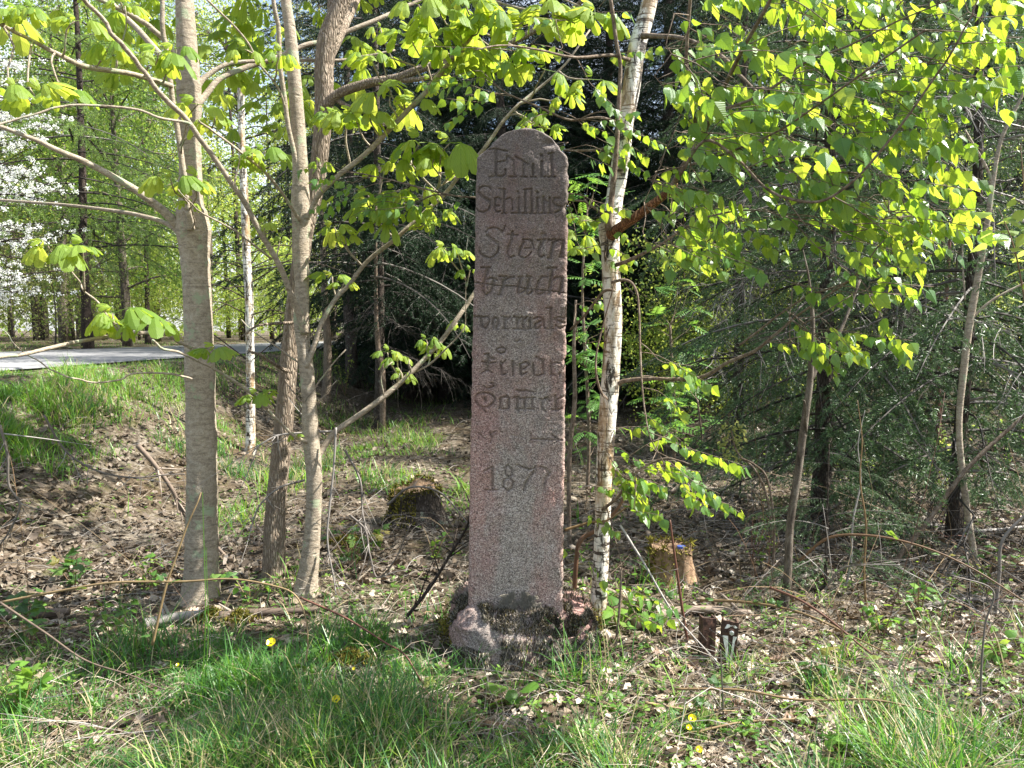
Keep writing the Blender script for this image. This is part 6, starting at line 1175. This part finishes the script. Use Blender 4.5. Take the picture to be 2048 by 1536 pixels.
# the big pale curled leaves that can be told apart at lower right
def dead_leaf(seed):
    r_ = np.random.RandomState(seed); pts = [(0, 0), (.16, .1), (.34, .2), (.26, .32), (.46, .45), (.3, .55), (.36, .72), (.16, .82), (0, 1)]; V = []; c1, c2, fo = r_.uniform(-.9, .9), r_.uniform(-.6, 1.4), r_.uniform(.1, .5)
    f = lambda x, y: c1*(y-.5)**2+c2*x*x*1.2+fo*abs(x)*(.5+y)+.05*math.sin(9*x+7*y+seed)
    for sgn in (1, -1): V += [(sgn*x*(.9+.2*r_.rand()), y, f(sgn*x, y)) for x, y in pts]
    n_ = len(pts); V += [(0, y, f(0, y)-.02) for y in (.2, .45, .72)]; T = []; cm = lambda y: 2*n_+(0 if y < .33 else 1 if y < .6 else 2)
    for s in (0, n_):
        for i in range(n_-1): T.append((s+i, s+i+1, cm((pts[i][1]+pts[i+1][1])/2)))
        T += [(s+3, 2*n_, 2*n_+1), (s+5, 2*n_+1, 2*n_+2)]
    V += [(-.012, 0, 0), (.012, 0, 0), (0, -.3, .06)]; T.append((2*n_+3, 2*n_+4, 2*n_+5)); return mesh('dead_leaf', np.array(V), T, None, M['litter_pale'])
DL = [dead_leaf(i) for i in range(7)]
for k in range(150):
    px, py = (rs.uniform(1330, 2048), rs.uniform(1275, 1520)) if k < 115 else (rs.uniform(0, 1300), rs.uniform(1180, 1480))
    b = hit(px, py); o = bpy.data.objects.new('dead_leaf', DL[k % 7]); COL.objects.link(o); s_l = rs.uniform(.045, .10); o.location = tuple(b+[0, 0, .012+.012*rs.rand()]); o.scale = (s_l, s_l, s_l); o.rotation_euler = (rs.normal()*.35, rs.normal()*.35, rs.rand()*6.28)
    if near_stone(b[0], b[1]): o.location.y -= .35
    if k < 115: tag(o, 'large pale curled dead leaf in the litter at the lower right', 'leaf', 'large dead leaves at the lower right')
    else: tag(o, 'large pale curled dead leaf in the grass left of and below the stone', 'leaf', 'large dead leaves in the left grass')
# twigs and dry stalks on the floor
def sticks(name, label, n, y0, y1, p, ln, r0, up, mat, dm=lambda x, y: x*0+1):
    x, y = rand_ground(n*2, y0, y1, p); k = (rs.rand(len(x)) < dm(x, y))&(~on_road(x, y, .2))&(~near_stone(x, y)); x, y = x[k][:n], y[k][:n]; n = len(x)
    az = rs.rand(n)*6.283; L = ln*rs.gamma(2.5, .4, n); el = np.abs(rs.normal(size=n))*up; d = np.stack([np.cos(az)*np.cos(el), np.sin(az)*np.cos(el), np.sin(el)], -1); sd = np.stack([-np.sin(az), np.cos(az), np.zeros(n)], -1); p0 = np.stack([x, y, gz(x, y)+.008], -1); cv = rs.normal(size=(n, 1))*.14; hv = np.abs(rs.normal(size=(n, 1)))*.10
    t = np.linspace(0, 1, 5); C = p0[:, None]+d[:, None]*(L[:, None]*t)[..., None]+(sd*cv*L[:, None])[:, None]*(4*t*(1-t))[None, :, None]+(np.array([0, 0, 1.])*hv*L[:, None])[:, None]*(4*t*(1-t))[None, :, None]
    C[..., 2] = np.maximum(C[..., 2], gz(C[..., 0], C[..., 1])+.004); r = (r0*rs.uniform(.5, 1.5, n))[:, None]*(1-.55*t)[None]
    up_ = np.array([0, 0, 1.]); o3 = [up_[None, None]*r[..., None], (sd[:, None]*.87*r[..., None]-up_*.5*r[..., None]), (-sd[:, None]*.87*r[..., None]-up_*.5*r[..., None])]
    V = np.stack([C+o for o in o3], 2).reshape(n, 15, 3); q = np.array([(i*3+j, i*3+(j+1) % 3, i*3+3+(j+1) % 3, i*3+3+j) for i in range(4) for j in range(3)]); ac = Acc(); ac.add(V.reshape(-1, 3), None, (q[None]+(np.arange(n)*15)[:, None, None]).reshape(-1, 4), np.repeat(rs.rand(n)*.999, 15)); tag(ac.build(name, M[mat]), label, 'twigs', kind='stuff'); print(name, n)
sticks('dry_stalks', 'dry straw and grass stalks matted on the ground', 15000, 2.1, 8, 1.7, .14, .0011, .3, 'straw')
sticks('fallen_twigs', 'grey fallen twigs scattered over the forest floor', 3000, 2.4, 13, 1.3, .26, .0020, .22, 'greytwig', lambda x, y: .12+.4*S((y-4.2)/1)+.5*S((x-.2)/1))
sticks('fallen_twigs', 'tangle of thin dead stems under the right hand spruces', 1100, 4.0, 11, 1.3, .55, .0026, .7, 'deadspruce', lambda x, y: S((x-.9)/.6))
sticks('upright_stems', 'thin upright brown shoots at the edge of the wood', 420, 3.4, 8, 1.3, .55, .0022, 1.3, 'cane', lambda x, y: .12+.88*S((x-1.0)/.6))
# small green seedlings everywhere
x, y = rand_ground(12000, 2.2, 9, 1.5); k = (rs.rand(len(x)) < np.clip(.22+.85*S((fbm(x*1.5, y*1.5, 44)-.45)/.15), 0, 1))&~near_stone(x, y)&~on_road(x, y, .2); x, y = x[k][:6000], y[k][:6000]; n = len(x)
ac = Acc(); p = np.stack([x, y, gz(x, y)+.01+.05*rs.rand(n)], -1); az = rs.rand(n)*6.28; D = np.stack([np.cos(az), np.sin(az), .2*rs.normal(size=n)], -1)
for q in range(3):
    V, T, Q = BIRCH[q].data()
    dq = np.stack([np.cos(az+q*2.1), np.sin(az+q*2.1), .25+.2*rs.normal(size=n)], -1); scatter(ac, [(0, 0, 0), (.3, .4, -.05), (.22, .75, -.02), (0, 1, -.1), (-.22, .75, -.02), (-.3, .4, -.05)], [(0, 1, 2), (0, 2, 3), (0, 3, 4), (0, 4, 5)], None, p, frames(dq, np.tile([[0, 0, 1.]], (n, 1))+rs.normal(size=(n, 3))*.3), .024*rs.uniform(.5, 1.4, n), rs.rand(n)*.999)
tag(ac.build('seedlings', M['herb']), 'tiny green seedlings and weeds sprouting through the litter', 'weeds', kind='stuff')
print('tris', sum(sum(len(p_.vertices)-2 for p_ in m_.polygons) for m_ in bpy.data.meshes if len(m_.polygons) < 500000))
